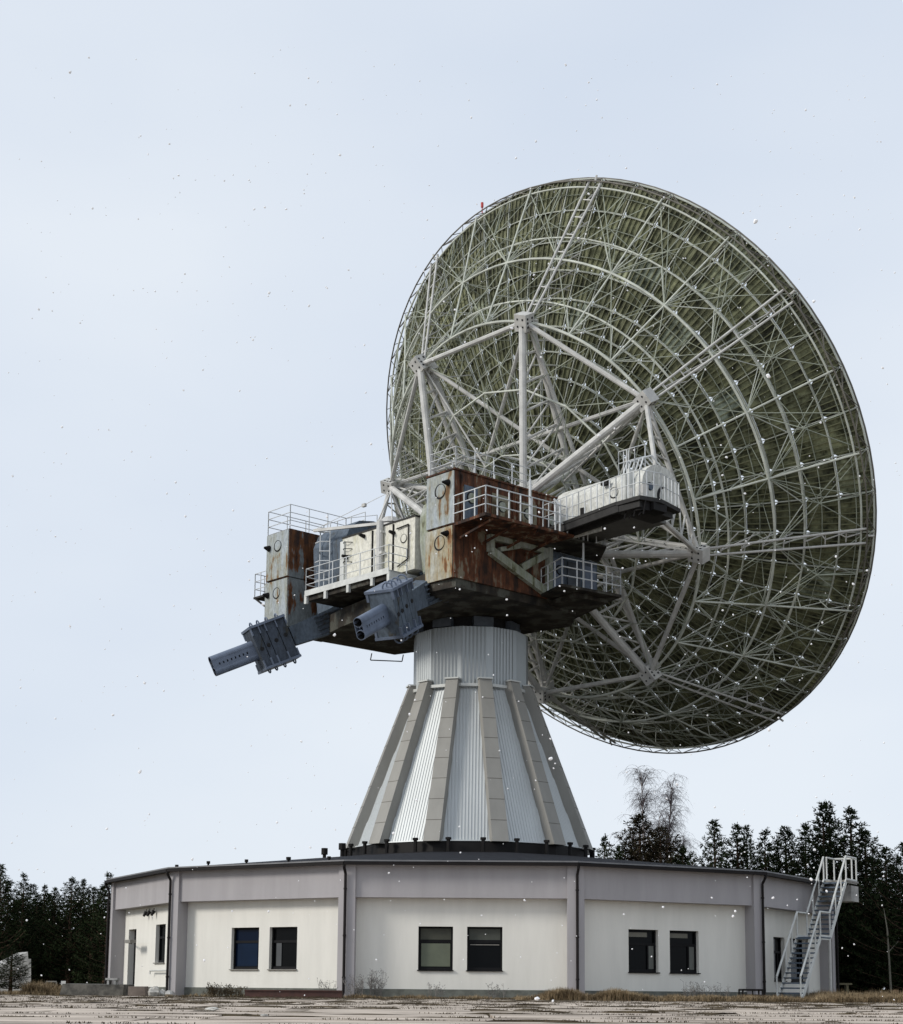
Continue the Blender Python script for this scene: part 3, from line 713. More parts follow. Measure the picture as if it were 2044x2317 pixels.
# rounded quadrant plate left of the column
g = MB(); pts = []
for i in range(9):
    t_ = i / 8. * math.pi / 2; pts.append((-5.5 - 0.0 + (1 - math.sin(t_)) * 0 - .15 * math.cos(t_) , 0))
pr = [(-3.0, 18.6), (-5.0, 18.75), (-5.55, 19.6), (-5.75, 21.0), (-5.75, 22.2), (-5.55, 22.8), (-5.1, 23.2), (-4.2, 23.4), (-2.0, 23.4)]
g.prism([W(2.95, h_, z) for h_, z in pr], uu * .62); g.build('quadrant_housing', M['greygreen'], RT)

# ---- left fork column
FL2 = MB(); mbox(FL2, -9.0, -7.08, -5.88, -2.2, 21.2, 23.72); lc = FL2.build('fork_column', M['rustrun'], RT); lc['label'] = 'left-hand column with rust runs below a railed roof'
plate(-8.98, -7.12, -5.93, -5.87, 21.24, 23.68, M['ltblue'], lc)
g = MB(); mbox(g, -9.02, -7.06, -5.9, -2.2, 18.6, 21.14); ll = g.build('fork_base', M['rustrun'], RT)
plate(-9.0, -7.1, -5.95, -5.89, 18.62, 21.12, M['ltblue'], ll)
for z, pr_ in ((22.95, lc), (20.45, ll)):
    manhole(W(-8.0, -5.955, z), uu, zz, -hh, .3, M['ltblue'], pr_)
    g = MB(); g.tube(W(-8.75, -5.95, z), W(-8.75, -6.25, z), .17, 10, .06); g.build('lamp', M['black'], pr_)
railing([W(-5.5, -2.2, 23.75), W(-9.0, -2.2, 23.75), W(-9.0, -5.85, 23.75), W(-7.1, -5.85, 23.75), W(-7.1, -2.2, 23.75), W(-5.5, -1.4, 23.75)], 1.25, 3, 1.3).build('railing', M['rail'], lc)
g = MB(); mbox(g, -10.1, -9.02, -5.9, -4.0, 20.5, 20.6); g.beam(W(-10.0, -5.8, 20.5), W(-9.05, -5.8, 19.9), .08, .08); g.beam(W(-10.0, -4.1, 20.5), W(-9.05, -4.1, 19.9), .08, .08); pf = g.build('side_platform', M['grating'], RT)
railing([W(-9.05, -5.85, 20.6), W(-10.05, -5.85, 20.6), W(-10.05, -4.05, 20.6), W(-9.05, -4.05, 20.6)], 1.25, 3, .65).build('railing', M['rail'], pf)
# blue-grey rounded housing (left trunnion) behind the cream cabin
g = MB(); pr = [(-3.4, 19.0), (-4.6, 19.0), (-4.9, 21.0), (-5.0, 22.6), (-4.7, 23.3), (-4.1, 23.75), (-3.2, 23.9), (-1.0, 23.7), (1.5, 23.3), (1.5, 19.0)]
g.prism([W(-6.2, h_, z) for h_, z in pr], uu * 2.6); tl = g.build('trunnion_housing', M['bluegrey'], RT)
g = MB()
for i in range(7): g.path([W(-5.5, -5.05 - (.35 if i % 2 else .05), 20.2 + i * .5), W(-5.1, -5.05 - .4, 20.2 + i * .5), W(-4.7, -5.05, 20.2 + i * .5)], .03, 5)
for a_ in (-5.5, -4.7): g.tube(W(a_, -5.1, 19.8), W(a_, -5.1, 23.6), .03, 5)
g.build('ladder', M['rail'], tl)
# ---- cream machine cabin and its platform
g = MB(); mbox(g, -2.68, 2.75, -5.88, -3.4, 19.75, 22.26); cc = g.build('machine_cabin', M['creamcab'], RT)
g = MB(); mbox(g, -2.72, 2.8, -5.92, -3.35, 22.26, 22.33); g.build('roof_edge', M['grating'], cc)
g = MB(); g.tube(W(.35, -6.02, 19.95), W(.35, -6.02, 22.5), .17, 10); g.obox(W(.35, -6.0, 20.9), uu * .3, hh * .16, zz * .06); g.obox(W(.35, -6.0, 21.05 + .9), uu * .2, hh * .12, zz * .05); g.build('vent_pipe', M['tube'], cc)
g = MB(); 
for a_ in (-.35, 1.2): g.tube(W(a_, -5.9, 19.95), W(a_, -5.9, 22.2), .05, 6)
g.path([W(1.5, -5.95, 21.9), W(2.35, -5.95, 21.95), W(2.35, -5.95, 20.3), W(1.6, -5.95, 20.05)], .035, 6); g.build('conduit', M['black'], cc)
manhole(W(1.95, -5.9, 21.35), uu, zz, -hh, .22, M['creamcab'], cc)
for (a_, z) in ((1.25, 21.75), (-2.3, 21.25), (-1.0, 22.05)):
    g = MB(); g.tube(W(a_, -5.9, z), W(a_, -6.2, z + .04), .11, 8, .07); g.build('lamp', M['black'], cc)
for i in range(4):
    g = MB(); g.path([W(-2.62, -5.9, 21.0 + i * .33), W(-2.3, -6.1, 21.0 + i * .33), W(-1.9, -5.9, 20.95 + i * .33)], .02, 5); g.build('hoop', M['black'], cc)
g = MB(); mbox(g, -2.75, -2.45, -5.98, -5.88, 19.8, 22.1); g.build('corner_post', M['white'], cc)
g = MB(); mbox(g, -4.15, 2.25, -7.0, -5.9, 19.5, 19.6); mbox(g, -4.15, 2.25, -7.04, -7.0, 19.42, 19.7)
for a_ in (-4.1, -2.55, -.8, 1.0, 2.2): mbox(g, a_ - .09, a_ + .09, -7.03, -6.9, 19.05, 19.5)
mbox(g, 2.1, 2.25, -7.0, -5.0, 19.1, 19.6); pf = g.build('platform', M['white'], RT)
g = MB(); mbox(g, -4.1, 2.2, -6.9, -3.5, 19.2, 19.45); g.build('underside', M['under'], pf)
railing([W(-4.1, -5.9, 19.6), W(-4.1, -7.0, 19.6), W(2.2, -7.0, 19.6), W(2.2, -5.9, 19.6)], 1.2, 3, 1.05).build('railing', M['rail'], pf)
# small jib crane on the cabin roof
g = MB(); g.tube(W(-.2, -4.9, 22.3), W(-.2, -4.9, 22.7), .75, 12, .5); g.tube(W(-.2, -4.9, 22.7), W(-.2, -4.9, 23.0), .6, 12, .35)
g.beam(W(-.6, -5.2, 22.75), W(-5.4, -5.6, 23.3), .12, .14)
for p_ in ((-.8, -5.3), (.4, -5.3), (.4, -4.5)): g.tube(W(*p_, 22.7), W(-.1, -5.0, 24.3), .035, 5)
g.tube(W(-.1, -5.0, 24.3), W(-5.2, -5.6, 23.35), .014, 4); g.obox(W(-1.9, -5.2, 23.95), uu * .12, hh * .07, zz * .08); g.build('jib_crane', M['tube'], RT)
# ---- turntable base under everything
g = MB(); zt0, zt1 = 17.95, 18.8
pts = [(-6.5, -4.6), (-3.0, -5.6), (3.4, -5.9), (5.4, -5.7), (5.4, 2.2), (3.4, 4.0), (-1.5, 3.2), (-4.3, 1.2), (-6.4, .7)]
g.prism([W(a_, h_, zt0 + (.5 if a_ > 3 else (.45 if a_ > -2 and h_ > 0 else 0.))) for a_, h_ in pts], zz * .9)
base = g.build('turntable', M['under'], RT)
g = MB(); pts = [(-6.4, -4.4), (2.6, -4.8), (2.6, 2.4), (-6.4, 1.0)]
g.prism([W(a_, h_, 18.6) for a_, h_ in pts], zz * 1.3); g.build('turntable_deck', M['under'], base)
g = MB(); g.tube(W(0, 0, ZD + .02), W(0, 0, ZD + .75), 2.45, 32); g.build('bearing_ring', M['black'], base)
for k in range(8):
    a_ = 2 * math.pi * k / 8 + .3; c_ = W(0, 0, ZD + .3) + V((math.cos(a_), math.sin(a_), 0)) * 2.52
    g = MB(); g.obox(c_, V((math.cos(a_), math.sin(a_), 0)) * .16, V((-math.sin(a_), math.cos(a_), 0)) * .5, zz * .24); g.build('drive_box', M['darkblue'], base)
g = MB(); g.path([W(-6.0, -1.2, 17.7), W(-6.1, -1.2, 17.35), W(-5.2, .2, 17.35), W(-5.1, .2, 17.7)], .03, 5); g.build('hoop', M['black'], base)
# ---- white trunnion cabin on the right, catwalk and platforms
g = MB(); pr = [(.55, 21.85), (.55, 23.3), (.62, 23.7), (.85, 24.05), (1.25, 24.32), (1.8, 24.42), (2.35, 24.32), (2.75, 24.05), (2.98, 23.6), (2.95, 22.9), (2.6, 22.2), (2.1, 21.85)]
g.prism([W(5.55, h_, z) for h_, z in pr], uu * 5.2); tc_ = g.build('trunnion_cabin', M['cab'], RT)
g = MB(); pr2 = [(.3, 21.2), (.3, 23.0)] + [(1.85 - 1.55 * math.cos(i * math.pi / 14), 23.1 + 1.65 * math.sin(i * math.pi / 14)) for i in range(1, 14)] + [(3.4, 23.0), (3.4, 21.2)]
g.prism([W(10.7, 1.8 + (a_ - 1.8) * 1.06, 23.1 + (b_ - 23.1) * 1.05) for a_, b_ in pr], uu * .5); g.build('end_housing', M['cab'], tc_)
manhole(W(9.4, .54, 23.3), uu, zz, -hh, .27, M['cab'], tc_)
manhole(W(11.21, 1.0, 23.3), hh, zz, uu, .2, M['bluegrey'], tc_)
manhole(W(11.21, 2.0, 23.0), hh, zz, uu, .5, M['cab'], tc_)
g = MB(); mbox(g, 7.3, 7.5, .5, .55, 22.55, 23.0); mbox(g, 8.75, 9.15, .35, .6, 23.75, 23.95); g.build('fitting', M['black'], tc_)
g = MB(); g.tube(W(10.2, .45, 21.9), W(10.2, .45, 24.0), .12, 8); mbox(g, 10.55, 10.66, .2, .56, 21.9, 24.1)
g.build('corner_duct', M['white'], tc_)
railing([W(9.4, 1.6, 24.5), W(9.4, .9, 24.2), W(10.4, .9, 24.2), W(10.6, 1.4, 24.4)], 1.15, 2, .45).build('railing', M['rail'], tc_)
g = MB()
for i in range(5): g.path([W(9.7 + i * .25, .9, 24.2), W(9.75 + i * .25, 1.1, 24.8), W(9.9 + i * .25, 1.5, 24.95), W(10.1 + i * .25, 1.9, 24.5)], .04, 5)
g.build('cable_loop', M['rail'], tc_)
g = MB(); mbox(g, 6.5, 11.25, -.05, 2.08, 21.72, 21.84); g.build('floor_plate', M['floorgrey'], tc_)
g = MB(); mbox(g, 7.0, 9.2, -.14, -.06, 21.38, 21.8); g.build('skirt_panel', M['cab'], tc_)
g = MB(); pts = [W(6.9, -.8, 21.8), W(11.0, -.8, 22.12)]
g.prism([W(6.6, -1.3, 21.62), W(11.2, -1.3, 21.95), W(11.2, .5, 21.95), W(6.6, .5, 21.62)], zz * .14)
g.prism([W(11.2, -1.3, 21.9), W(12.6, -1.3, 21.9), W(12.9, -.2, 21.9), W(12.5, 1.6, 21.9), W(11.2, 1.6, 21.9)], zz * .18)
for i in range(12): g.beam(W(6.8 + i * .42, -1.2, 21.6 + i * .03), W(6.85 + i * .42, -.85, 21.6 + i * .03), .06, .2)
g.beam(W(6.7, -1.2, 21.5), W(11.3, -1.2, 21.78), .14, .34); g.beam(W(6.7, -.4, 21.5), W(11.3, -.4, 21.78), .14, .34); g.prism([W(11.1, -1.25, 21.6), W(12.5, -1.2, 21.6), W(12.3, 1.3, 21.6), W(11.1, 1.3, 21.6)], zz * .28)
cw = g.build('catwalk', M['grating'], RT)
railing([W(6.6, -1.3, 21.75), W(8.9, -1.3, 21.92), W(11.2, -1.3, 22.1), W(12.6, -1.3, 22.1), W(12.9, -.2, 22.1), W(12.5, 1.5, 22.1)], 1.15, 2, .36).build('railing', M['rail'], cw)
g = MB(); g.tube(W(12.2, -.7, 21.5), W(12.2, -.7, 21.9), .42, 12); mbox(g, 12.1, 12.8, -.6, .3, 21.55, 21.9)
for i in range(5): g.tube(W(11.6 + i * .27, -1.0 + (i % 2) * .5, 21.9), W(11.5 + i * .28, -1.1, 21.25), .035, 5)
g.build('cable_bundle', M['black'], cw)
g = MB(); g.tube(W(12.1, -.5, 22.05), W(12.1, -.5, 22.8), .26, 10); g.tube(W(11.7, -.8, 22.05), W(11.7, -.8, 22.7), .1, 8); g.build('motor', M['tube'], cw)
# platform 1 beside the rusty column
g = MB(); g.prism([W(5.5, -5.95, 21.22), W(7.75, -6.1, 21.22), W(7.95, -.6, 21.22), W(5.5, -.6, 21.22)], zz * .13)
for h_ in (-5.6, -4.2, -2.8, -1.4): g.beam(W(5.5, h_, 20.7), W(7.7, h_, 21.15), .08, .1)
p1 = g.build('platform', M['rustface'], RT)
railing([W(5.55, -6.0, 21.35), W(7.72, -6.05, 21.35), W(7.9, -2.6, 21.35), W(7.9, -1.0, 21.35)], 1.25, 3, .75, .03, .035).build('railing', M['rail'], p1)
g = MB(); g.tube(W(7.8, -3.35, 21.3), W(7.8, -3.35, 23.45), .06, 6); g.build('post', M['rail'], p1)
g = MB(); g.path([W(7.9, -1.5, 21.35), W(7.9, -1.5, 22.6), W(7.7, -1.7, 22.9)], .05, 6); g.build('post', M['rail'], p1)
# platform 2 lower, platform 3 middle
g = MB(); g.prism([W(5.45, -.3, 18.88), W(7.6, -1.1, 18.88), W(8.1, 2.5, 18.88), W(5.45, 3.3, 18.88)], zz * .12)
g.prism([W(4.2, .4, 18.5), W(7.2, .2, 18.7), W(7.3, 2.4, 18.7), W(4.2, 3.2, 18.5)], zz * .2)
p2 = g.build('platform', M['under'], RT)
railing([W(5.5, -.3, 19.0), W(7.6, -1.05, 19.0), W(8.08, 2.45, 19.0), W(6.6, 2.9, 19.0)], 1.25, 3, .8, .03, .032).build('railing', M['rail'], p2)
g = MB(); g.tube(W(7.4, .6, 19.0), W(7.4, .6, 21.6), .05, 6); g.build('post', M['rail'], p2)
g = MB(); g.prism([W(5.45, -.4, 21.3), W(7.4, -.6, 21.3), W(7.6, 2.0, 21.3), W(5.45, 3.8, 21.3)], zz * .1); p3 = g.build('platform', M['under'], RT)
railing([W(6.9, -.4, 21.4), W(7.5, .2, 21.4), W(7.6, 1.9, 21.4), W(6.2, 3.2, 21.4)], 1.1, 3, .6).build('railing', M['rail'], p3)
# ---- elevation counterweight arms
def arm(root, az, el, Lb, lab, steel):
    d = V((math.sin(az) * math.cos(el), math.cos(az) * math.cos(el), -math.sin(el))); s = d.cross(zz).normalized(); t_ = s.cross(d).normalized()
    root = V(root); LR = .17 if 'far' in lab else .25
    def A(l, a_, b_): return root + d * l + s * a_ + t_ * b_
    g = MB()
    def sec(l, w_, h_): return [A(l, -w_, -h_), A(l, w_, -h_), A(l, w_, h_), A(l, -w_, h_)]
    S = [sec(0, .6, 1.0), sec(Lb - 3.7, .5, .78), sec(Lb - 2.3, .42, .60), sec(Lb, .36, .47)]
    vs = [x for q0 in S for x in q0]; fs = [(3, 2, 1, 0), (12, 13, 14, 15)]
    for j in range(3): fs += [(4 * j + i, 4 * j + (i + 1) % 4, 4 * j + 4 + (i + 1) % 4, 4 * j + 4 + i) for i in range(4)]
    g.add(vs, fs); ar = g.build('counterweight_arm', M['bluegrey'], RT); ar['label'] = lab
    g = MB()
    for side in (-1, 1):
        for j in range(5):
            b_ = -.5 + j * .25; g.obox(A(Lb - 2.3, side * .46, b_ * .85), d * .95, s * .06, t_ * .03)
    g.obox(A(Lb - 3.0, 0, 0), d * .05, s * .6, t_ * .8); g.build('stiffener', steel, ar)
    g = MB(); wb = .60; hb = 1.12; l0 = Lb + .15; ln = 1.85
    # layered weight plates
    cuts = [(0, .50), (.54, 1.08), (1.12, 1.42), (1.46, ln)]
    for c0, c1 in cuts: g.obox(A(l0 + (c0 + c1) / 2, 0, 0), d * (c1 - c0) / 2, s * wb, t_ * (hb - .1))
    wbx = g.build('weight_block', steel, ar)
    g = MB()
    for sg in (-1, 1): g.obox(A(l0 + ln / 2, 0, sg * (hb - .05)), d * (ln / 2 + .05), s * (wb + .14), t_ * .06)
    for sg in (-1, 1):
        for q0 in (.0, .52, 1.10, 1.44, ln): g.obox(A(l0 + q0 + .0, sg * (wb + .05), hb - .28), d * .03, s * .06, t_ * .2); g.obox(A(l0 + q0, sg * (wb + .05), -hb + .28), d * .03, s * .06, t_ * .2)
    g.build('flange', M['bluepipe'], ar)
    for q0 in (.25, .8, 1.27, 1.65):
        for sg in (-1, 1):
            for ss in (-.35,):
                pts_ = []; g = MB()
                for i in range(9):
                    th = math.pi * i / 8; pts_.append(A(l0 + q0, ss + LR * math.cos(th), sg * (hb + .02 + LR * math.sin(th))))
                g.path(pts_, .04, 5); g.build('lifting_loop', M['bluepipe'], ar)
    for side in (-1, 1):
        for q0, bo in ((.25, .25), (.8, .1), (1.27, -.05), (1.65, -.15)):
            g = MB(); g.tube(A(l0 + q0, side * (wb + .004), bo * .6), A(l0 + q0, side * (wb + .03), bo * .6), .1, 12); g.build('bolt_hole', M['hole'], ar)
    # twin pipe: two open pipes joined by short webs, the gaps between the webs are see-through holes
    l1 = l0 + ln; l2 = l1 + 2.3; pr_ = .225; po = .285; k = 20
    pp = MB(); inn = MB()
    for sg in (-1, 1):
        ring = [(pr_ * math.cos(2 * math.pi * i / k), sg * po + pr_ * math.sin(2 * math.pi * i / k)) for i in range(k)]
        inr = [(a_ * .88, sg * po + (b_ - sg * po) * .88) for a_, b_ in ring]
        vs = [A(l1, *q) for q in ring] + [A(l2, *q) for q in ring] + [A(l2, *q) for q in inr]
        pp.add(vs, [(j * k + i, j * k + (i + 1) % k, (j + 1) * k + (i + 1) % k, (j + 1) * k + i) for j in range(2) for i in range(k)])
        vs = [A(l2 - .01, *q) for q in inr] + [A(l1 + .4, *q) for q in inr]
        inn.add(vs, [(i, (i + 1) % k, k + (i + 1) % k, k + i) for i in range(k)] + [tuple(range(k, 2 * k))])
    for side in (-1, 1): pp.obox(A((l1 + l2) / 2, side * .2, .19), d * (l2 - l1) / 2, s * .012, t_ * .135); pp.obox(A((l1 + l2) / 2, side * .2, -.19), d * (l2 - l1) / 2, s * .012, t_ * .135)
    e0 = l1
    for i in range(9):
        e1 = l1 + .42 + i * .215 if i < 8 else l2
        for side in (-1, 1): pp.obox(A((e0 + e1) / 2, side * .2, 0), d * (e1 - e0) / 2, s * .012, t_ * .058)
        e0 = e1 + .075
    ppo = pp.build('twin_pipe', M['bluepipe'], ar)
    inn.build('pipe_bore', M['hole'], ar)
    return ar
hz = math.atan2(-hh.x, -hh.y)
arm(W(-2.6, 1.5, 21.75), math.atan2(-.926, -.378), R(25), 9.7, 'far counterweight arm with its blue-grey block and pipe sticking out to the left', M['navysteel'])
arm(W(.95, .9, 22.1), R(180 + 29), R(27), 9.7, 'near counterweight arm with twin open pipes under the cream cabin', M['bluegrey'])

# ================================================================== outside stair
p, e, nr, Lw = facet(2)
def ST(s, o, z): return bv(1, RV) + e * s + nr * o + zz * z
XC = 1.06
stt = empty('stair', ST(1, 1.1, 0)); tag(stt, 'white steel outside stair with handrails climbing to the roof at the right end wall', 'stair')
OL, ORr = .30, 1.32
def zst(s):
    if s < .8: return 0
    if s < 3.3: return 2.75 * (s - .8) / 2.5
    if s < 4.5: return 2.75
    if s < 6.8: return 2.75 + 2.6 * (s - 4.5) / 2.3
    return 5.35
for o in (OL, ORr):
    g = MB()
    for a_, b_ in ((.8, 3.3), (3.3, 4.5), (4.5, 6.8), (6.8, 8.2)): g.beam(ST(a_, o, zst(a_) - .02), ST(b_, o, zst(b_ - .001) - .02), .05, .2)
    g.build('stringer', M['white'], stt)
    g = MB()
    pts = [ST(s, o, zst(s) + 1.05) for s in (.8, 3.3, 4.5, 6.8)]
    g.path(pts, .045, 6)
    for s in (.8, 1.9, 2.65, 3.3, 4.5, 5.3, 6.1, 6.8): g.tube(ST(s, o, zst(s)), ST(s, o, zst(s) + 1.05), .035, 6)
    g.build('handrail', M['white'], stt)
g = MB(); g.path([ST(6.8, ORr, 6.4), ST(8.2, ORr, 6.4), ST(8.2, OL, 6.4), ST(7.2, OL, 6.4)], .045, 6)
for s, o in ((8.2, ORr), (8.2, OL), (7.2, OL), (7.6, ORr)): g.tube(ST(s, o, 5.35), ST(s, o, 6.4), .035, 6)
g.build('handrail', M['white'], stt)
for i in range(13): 
    s = .95 + i * .19; g = MB(); g.obox(ST(s, (OL + ORr) / 2, zst(s) + .0), e * .13, nr * .52, zz * .03); g.build('tread', M['bluegrey'], stt)
for i in range(12):
    s = 4.65 + i * .185; g = MB(); g.obox(ST(s, (OL + ORr) / 2, zst(s)), e * .12, nr * .52, zz * .03); g.build('tread', M['bluegrey'], stt)
g = MB(); g.obox(ST(3.9, (OL + ORr) / 2, 2.72), e * .62, nr * .55, zz * .03); g.build('landing', M['bluegrey'], stt)
g = MB(); g.obox(ST(7.5, (OL + ORr) / 2 - .2, 5.31), e * .72, nr * .8, zz * .04); g.build('landing', M['sill'], stt)
for s, o, z in ((4.4, ORr, 2.7), (4.4, OL, 2.7), (8.0, ORr, 5.3)):
    if s > 5: continue
    g = MB(); g.tube(ST(s, o, 0), ST(s, o, z), .07, 8); g.build('post', M['tube'], stt)
g = MB(); g.obox(ST(8.0, .6, 4.8), e * .5, nr * .7, zz * .35); g.build('bracket', M['conc'], stt)

# ================================================================== small things by the building
def pix(x, y, Y):       # source-photo direction to a point at depth Y
    a = R(8.8); rho = R(.5); u_ = x - 1022; v_ = 1665 - y; f = 3717.
    X_ = u_ * math.cos(rho) - v_ * math.sin(rho); Z_ = v_ * math.cos(rho) + u_ * math.sin(rho)
    r_ = V((X_ / f, math.cos(a) - math.sin(a) * Z_ / f, math.sin(a) + math.cos(a) * Z_ / f))
    return V((0, 0, ZC)) + r_ * (Y / r_.y)
def Xat(x, Y): return pix(x, 2240, Y).x
Y = 61.8
g = MB(); x0, x1 = Xat(556, Y), Xat(775, Y); g.box(x0, x1, Y - .25, Y + .25, 0, .3); g.box(x0, x1, Y - .3, Y - .25, .3, .34)
tag(g.build('steel_channel', M['redbrown']), 'long low red-brown steel channel lying at the foot of the wall', 'steel beam')
Y = 66
x0, x1 = Xat(147, Y), Xat(292, Y); g = MB(); g.box8([(x0, Y - 1, -.05), (x1, Y - 1.2, -.05), (x1, Y + 1, -.05), (x0, Y + 1, -.05), (x0 + .1, Y - .9, .5), (x1, Y - 1.1, .48), (x1, Y + .9, .5), (x0 + .1, Y + .9, .52)])
tag(g.build('concrete_kerb', M['dconc']), 'long dark concrete kerb block leading up to the door at the left end of the building', 'kerb block')
Y = 65.5; x0, x1 = Xat(241, Y), Xat(268, Y); g = MB(); g.box(x0, x1, Y - .3, Y + .3, .66, .74); g.box(x0 + .06, x0 + .14, Y - .28, Y + .28, .49, .66); g.box(x1 - .14, x1 - .06, Y - .28, Y + .28, .49, .66)
tag(g.build('doorstep_bench', M['conc']), 'small pale slab bench on the dark kerb block beside the door', 'bench')
Y = 64.5; x0, x1 = Xat(294, Y), Xat(334, Y); g = MB(); g.box8([(x0, Y - .4, 0), (x1, Y - .4, 0), (x1, Y + .4, 0), (x0, Y + .4, 0), (x0, Y - .35, .42), (x1 - .05, Y - .38, .4), (x1 - .05, Y + .4, .43), (x0, Y + .4, .42)])
tag(g.build('stone_step', mat('brown_step', (.15, .12, .1), .9, var=.3, bump=.3)), 'brown stone step between the kerb block and the rubble', 'step')
def rock(c, sx, sy, sz, seed, m, name, label, cat, group=None):
    q_ = random.Random(seed); vs = []; k1, k2 = 9, 6
    for j in range(k2 + 1):
        ph = math.pi * j / k2
        for i in range(k1):
            th = 2 * math.pi * i / k1; f_ = q_.uniform(.72, 1.12); vs.append(V(c) + V((sx * math.cos(th) * math.sin(ph) * f_, sy * math.sin(th) * math.sin(ph) * f_, sz * (math.cos(ph) * f_ * .9 + .6))))
    g = MB(); g.add(vs, [(j * k1 + i, j * k1 + (i + 1) % k1, (j + 1) * k1 + (i + 1) % k1, (j + 1) * k1 + i) for j in range(k2) for i in range(k1)])
    o = g.build(name, m); tag(o, label, cat, group); return o
Y = 63.8
rock((Xat(349, Y), Y, .05), .25, .25, .26, 3, M['stone'], 'rubble_stone', 'broken pale stone lump next to the brown step at the wall foot', 'stone')
rock((Xat(366, Y), Y + .2, .05), .16, .2, .18, 4, M['stone'], 'rubble_stone', 'smaller pale stone by the bottom of the downpipe near the left end', 'stone')
rock((Xat(385, 62.6), 62.6, .05), .2, .2, .16, 14, M['conc'], 'rubble_stone', 'grey stone at the foot of the left corner pillar', 'stone')
rock((Xat(1216, 59.5), 59.5, .06), .1, .08, .08, 5, M['snow'], 'litter', 'white scrap of litter in the grass right of the middle wall', 'litter')
Yn = 24.6; rock((Xat(481, Yn), Yn, .06), .11, .07, .035, 6, M['stone'], 'concrete_chip', 'pale broken concrete chip on the slabs left of centre', 'stone')
rock((Xat(600, 19.8), 19.8, .06), .05, .04, .02, 8, M['stone'], 'concrete_chip', 'tiny pale chip on the nearest slabs', 'stone')
# left background: slanting concrete wall, frame, sign
Y = 84; pts = [pix(-60, 2262, Y), pix(70, 2262, Y), pix(70, 2170, Y), pix(64, 2170, Y), pix(63, 2154, Y), pix(0, 2186, Y), pix(-60, 2215, Y)]
for p_ in pts[:2]: p_.z = 0
g = MB(); g.prism(pts, (-1.2, 2.5, 0)); tag(g.build('concrete_bunker', M['conc']), 'grey concrete block with slanting top among the pines at the far left', 'concrete block')
Y = 80; a, b_ = pix(103, 2250, Y), pix(128, 2222, Y); g = MB(); g.path([(a.x, Y, 0), (a.x, Y, b_.z), (b_.x, Y, b_.z), (b_.x, Y, 0)], .04, 6); g.tube((a.x, Y, b_.z * .55), (b_.x, Y, b_.z * .55), .02, 5)
tag(g.build('metal_frame', M['sill']), 'small grey metal frame standing between the concrete block and the kerb', 'frame')
a, b_ = pix(138, 2230, Y), pix(149, 2220, Y); g = MB(); g.box(a.x, b_.x, Y - .01, Y + .01, a.z, b_.z); sg = g.build('sign', M['signw']); tag(sg, 'small blank white sign on a post at the left edge of the woods', 'sign')
g = MB(); g.tube(((a.x + b_.x) / 2, Y + .03, 0), ((a.x + b_.x) / 2, Y + .03, b_.z), .02, 5); g.build('post', M['sill'], sg)
# right: black frame, plank bench, stump, thin pole
Y = 64.5; a, b_ = pix(1681, 2240, Y), pix(1726, 2238, Y); g = MB(); zt = a.z
for x in (a.x, b_.x):
    for y in (Y, Y + .8): g.tube((x, y, 0), (x, y, zt), .035, 6)
g.path([(a.x, Y, zt), (b_.x, Y, zt), (b_.x, Y + .8, zt), (a.x, Y + .8, zt), (a.x, Y, zt)], .04, 6); g.tube(((a.x + b_.x) / 2, Y, 0), ((a.x + b_.x) / 2, Y, zt), .025, 6); g.tube((a.x, Y, zt * .6), (b_.x, Y, zt * .6), .02, 6)
tag(g.build('black_rail', M['black']), 'low black metal guard rail in front of the right corner pillar', 'guard rail')
Y = 76; a, b_ = pix(1874, 2226, Y), pix(1926, 2228, Y)
be = empty('plank_bench', ((a.x + b_.x) / 2, Y, 0)); tag(be, 'weathered plank bench right of the stair under the pines', 'bench')
g = MB(); g.box(a.x, b_.x, Y - .25, Y + .25, a.z - .05, a.z + .03); g.build('seat', M['wood'], be)
for x in (a.x + .15, b_.x - .25): g = MB(); g.box(x, x + .1, Y - .2, Y + .2, 0, a.z - .05); g.build('leg', M['wood'], be)
Y = 74; a, b_ = pix(2020, 2262, Y), pix(2034, 2240, Y); g = MB(); g.tube(((a.x + b_.x) / 2, Y, 0), ((a.x + b_.x) / 2, Y, b_.z), .16, 9, .15)
tag(g.build('tree_stump', mat('cut_wood', (.2, .12, .07), .9, var=.3)), 'short orange-brown tree stump in the grass at the far right edge', 'stump')

# dry grass fringe along the building and right side
g = MB(); q_ = random.Random(21); pts = []
def fringe(x0, x1, Y, n_, hmin, hmax, dy=.5, dens=None):
    for _ in range(n_):
        x = q_.uniform(x0, x1); X_ = Xat(x, Y); yy = Y + q_.uniform(-dy, dy)
        hh_ = 1.0 if dens is None else dens(x)
        if q_.random() > hh_: continue
        blades(g, [(X_, yy, 0)], hmin * (.5 + .5 * hh_), hmax * (.4 + .6 * hh_), .012, 1.2, q_, 7)
fringe(380, 790, 62.3, 500, .08, .28, .5, lambda x: .2 + .6 * abs(math.sin(x * .031)))
fringe(790, 1180, 61.8, 900, .08, .3, .5, lambda x: .25 + .6 * abs(math.sin(x * .024 + 1)))
def gs(x, *cs): return min(1, .12 + sum(a * math.exp(-((x - c) / w_) ** 2) for c, w_, a in cs))
fringe(1170, 1560, 60.6, 5200, .15, .62, .9, lambda x: gs(x, (1262, 34, .8), (1300, 22, .5), (1390, 38, .85), (1450, 30, .3), (1530, 24, .3)))
fringe(1540, 2060, 62.0, 7000, .15, .5, 1.6, lambda x: gs(x, (1600, 40, .45), (1700, 50, .5), (1770, 30, .4), (1880, 50, .7), (1960, 30, .55), (2030, 40, .8)))
fringe(1780, 2060, 67, 2600, .2, .7, 3, lambda x: gs(x, (1880, 36, .8), (1950, 26, .6), (2020, 40, .9)))
fringe(-20, 250, 78, 900, .15, .4, 5, lambda x: .5)
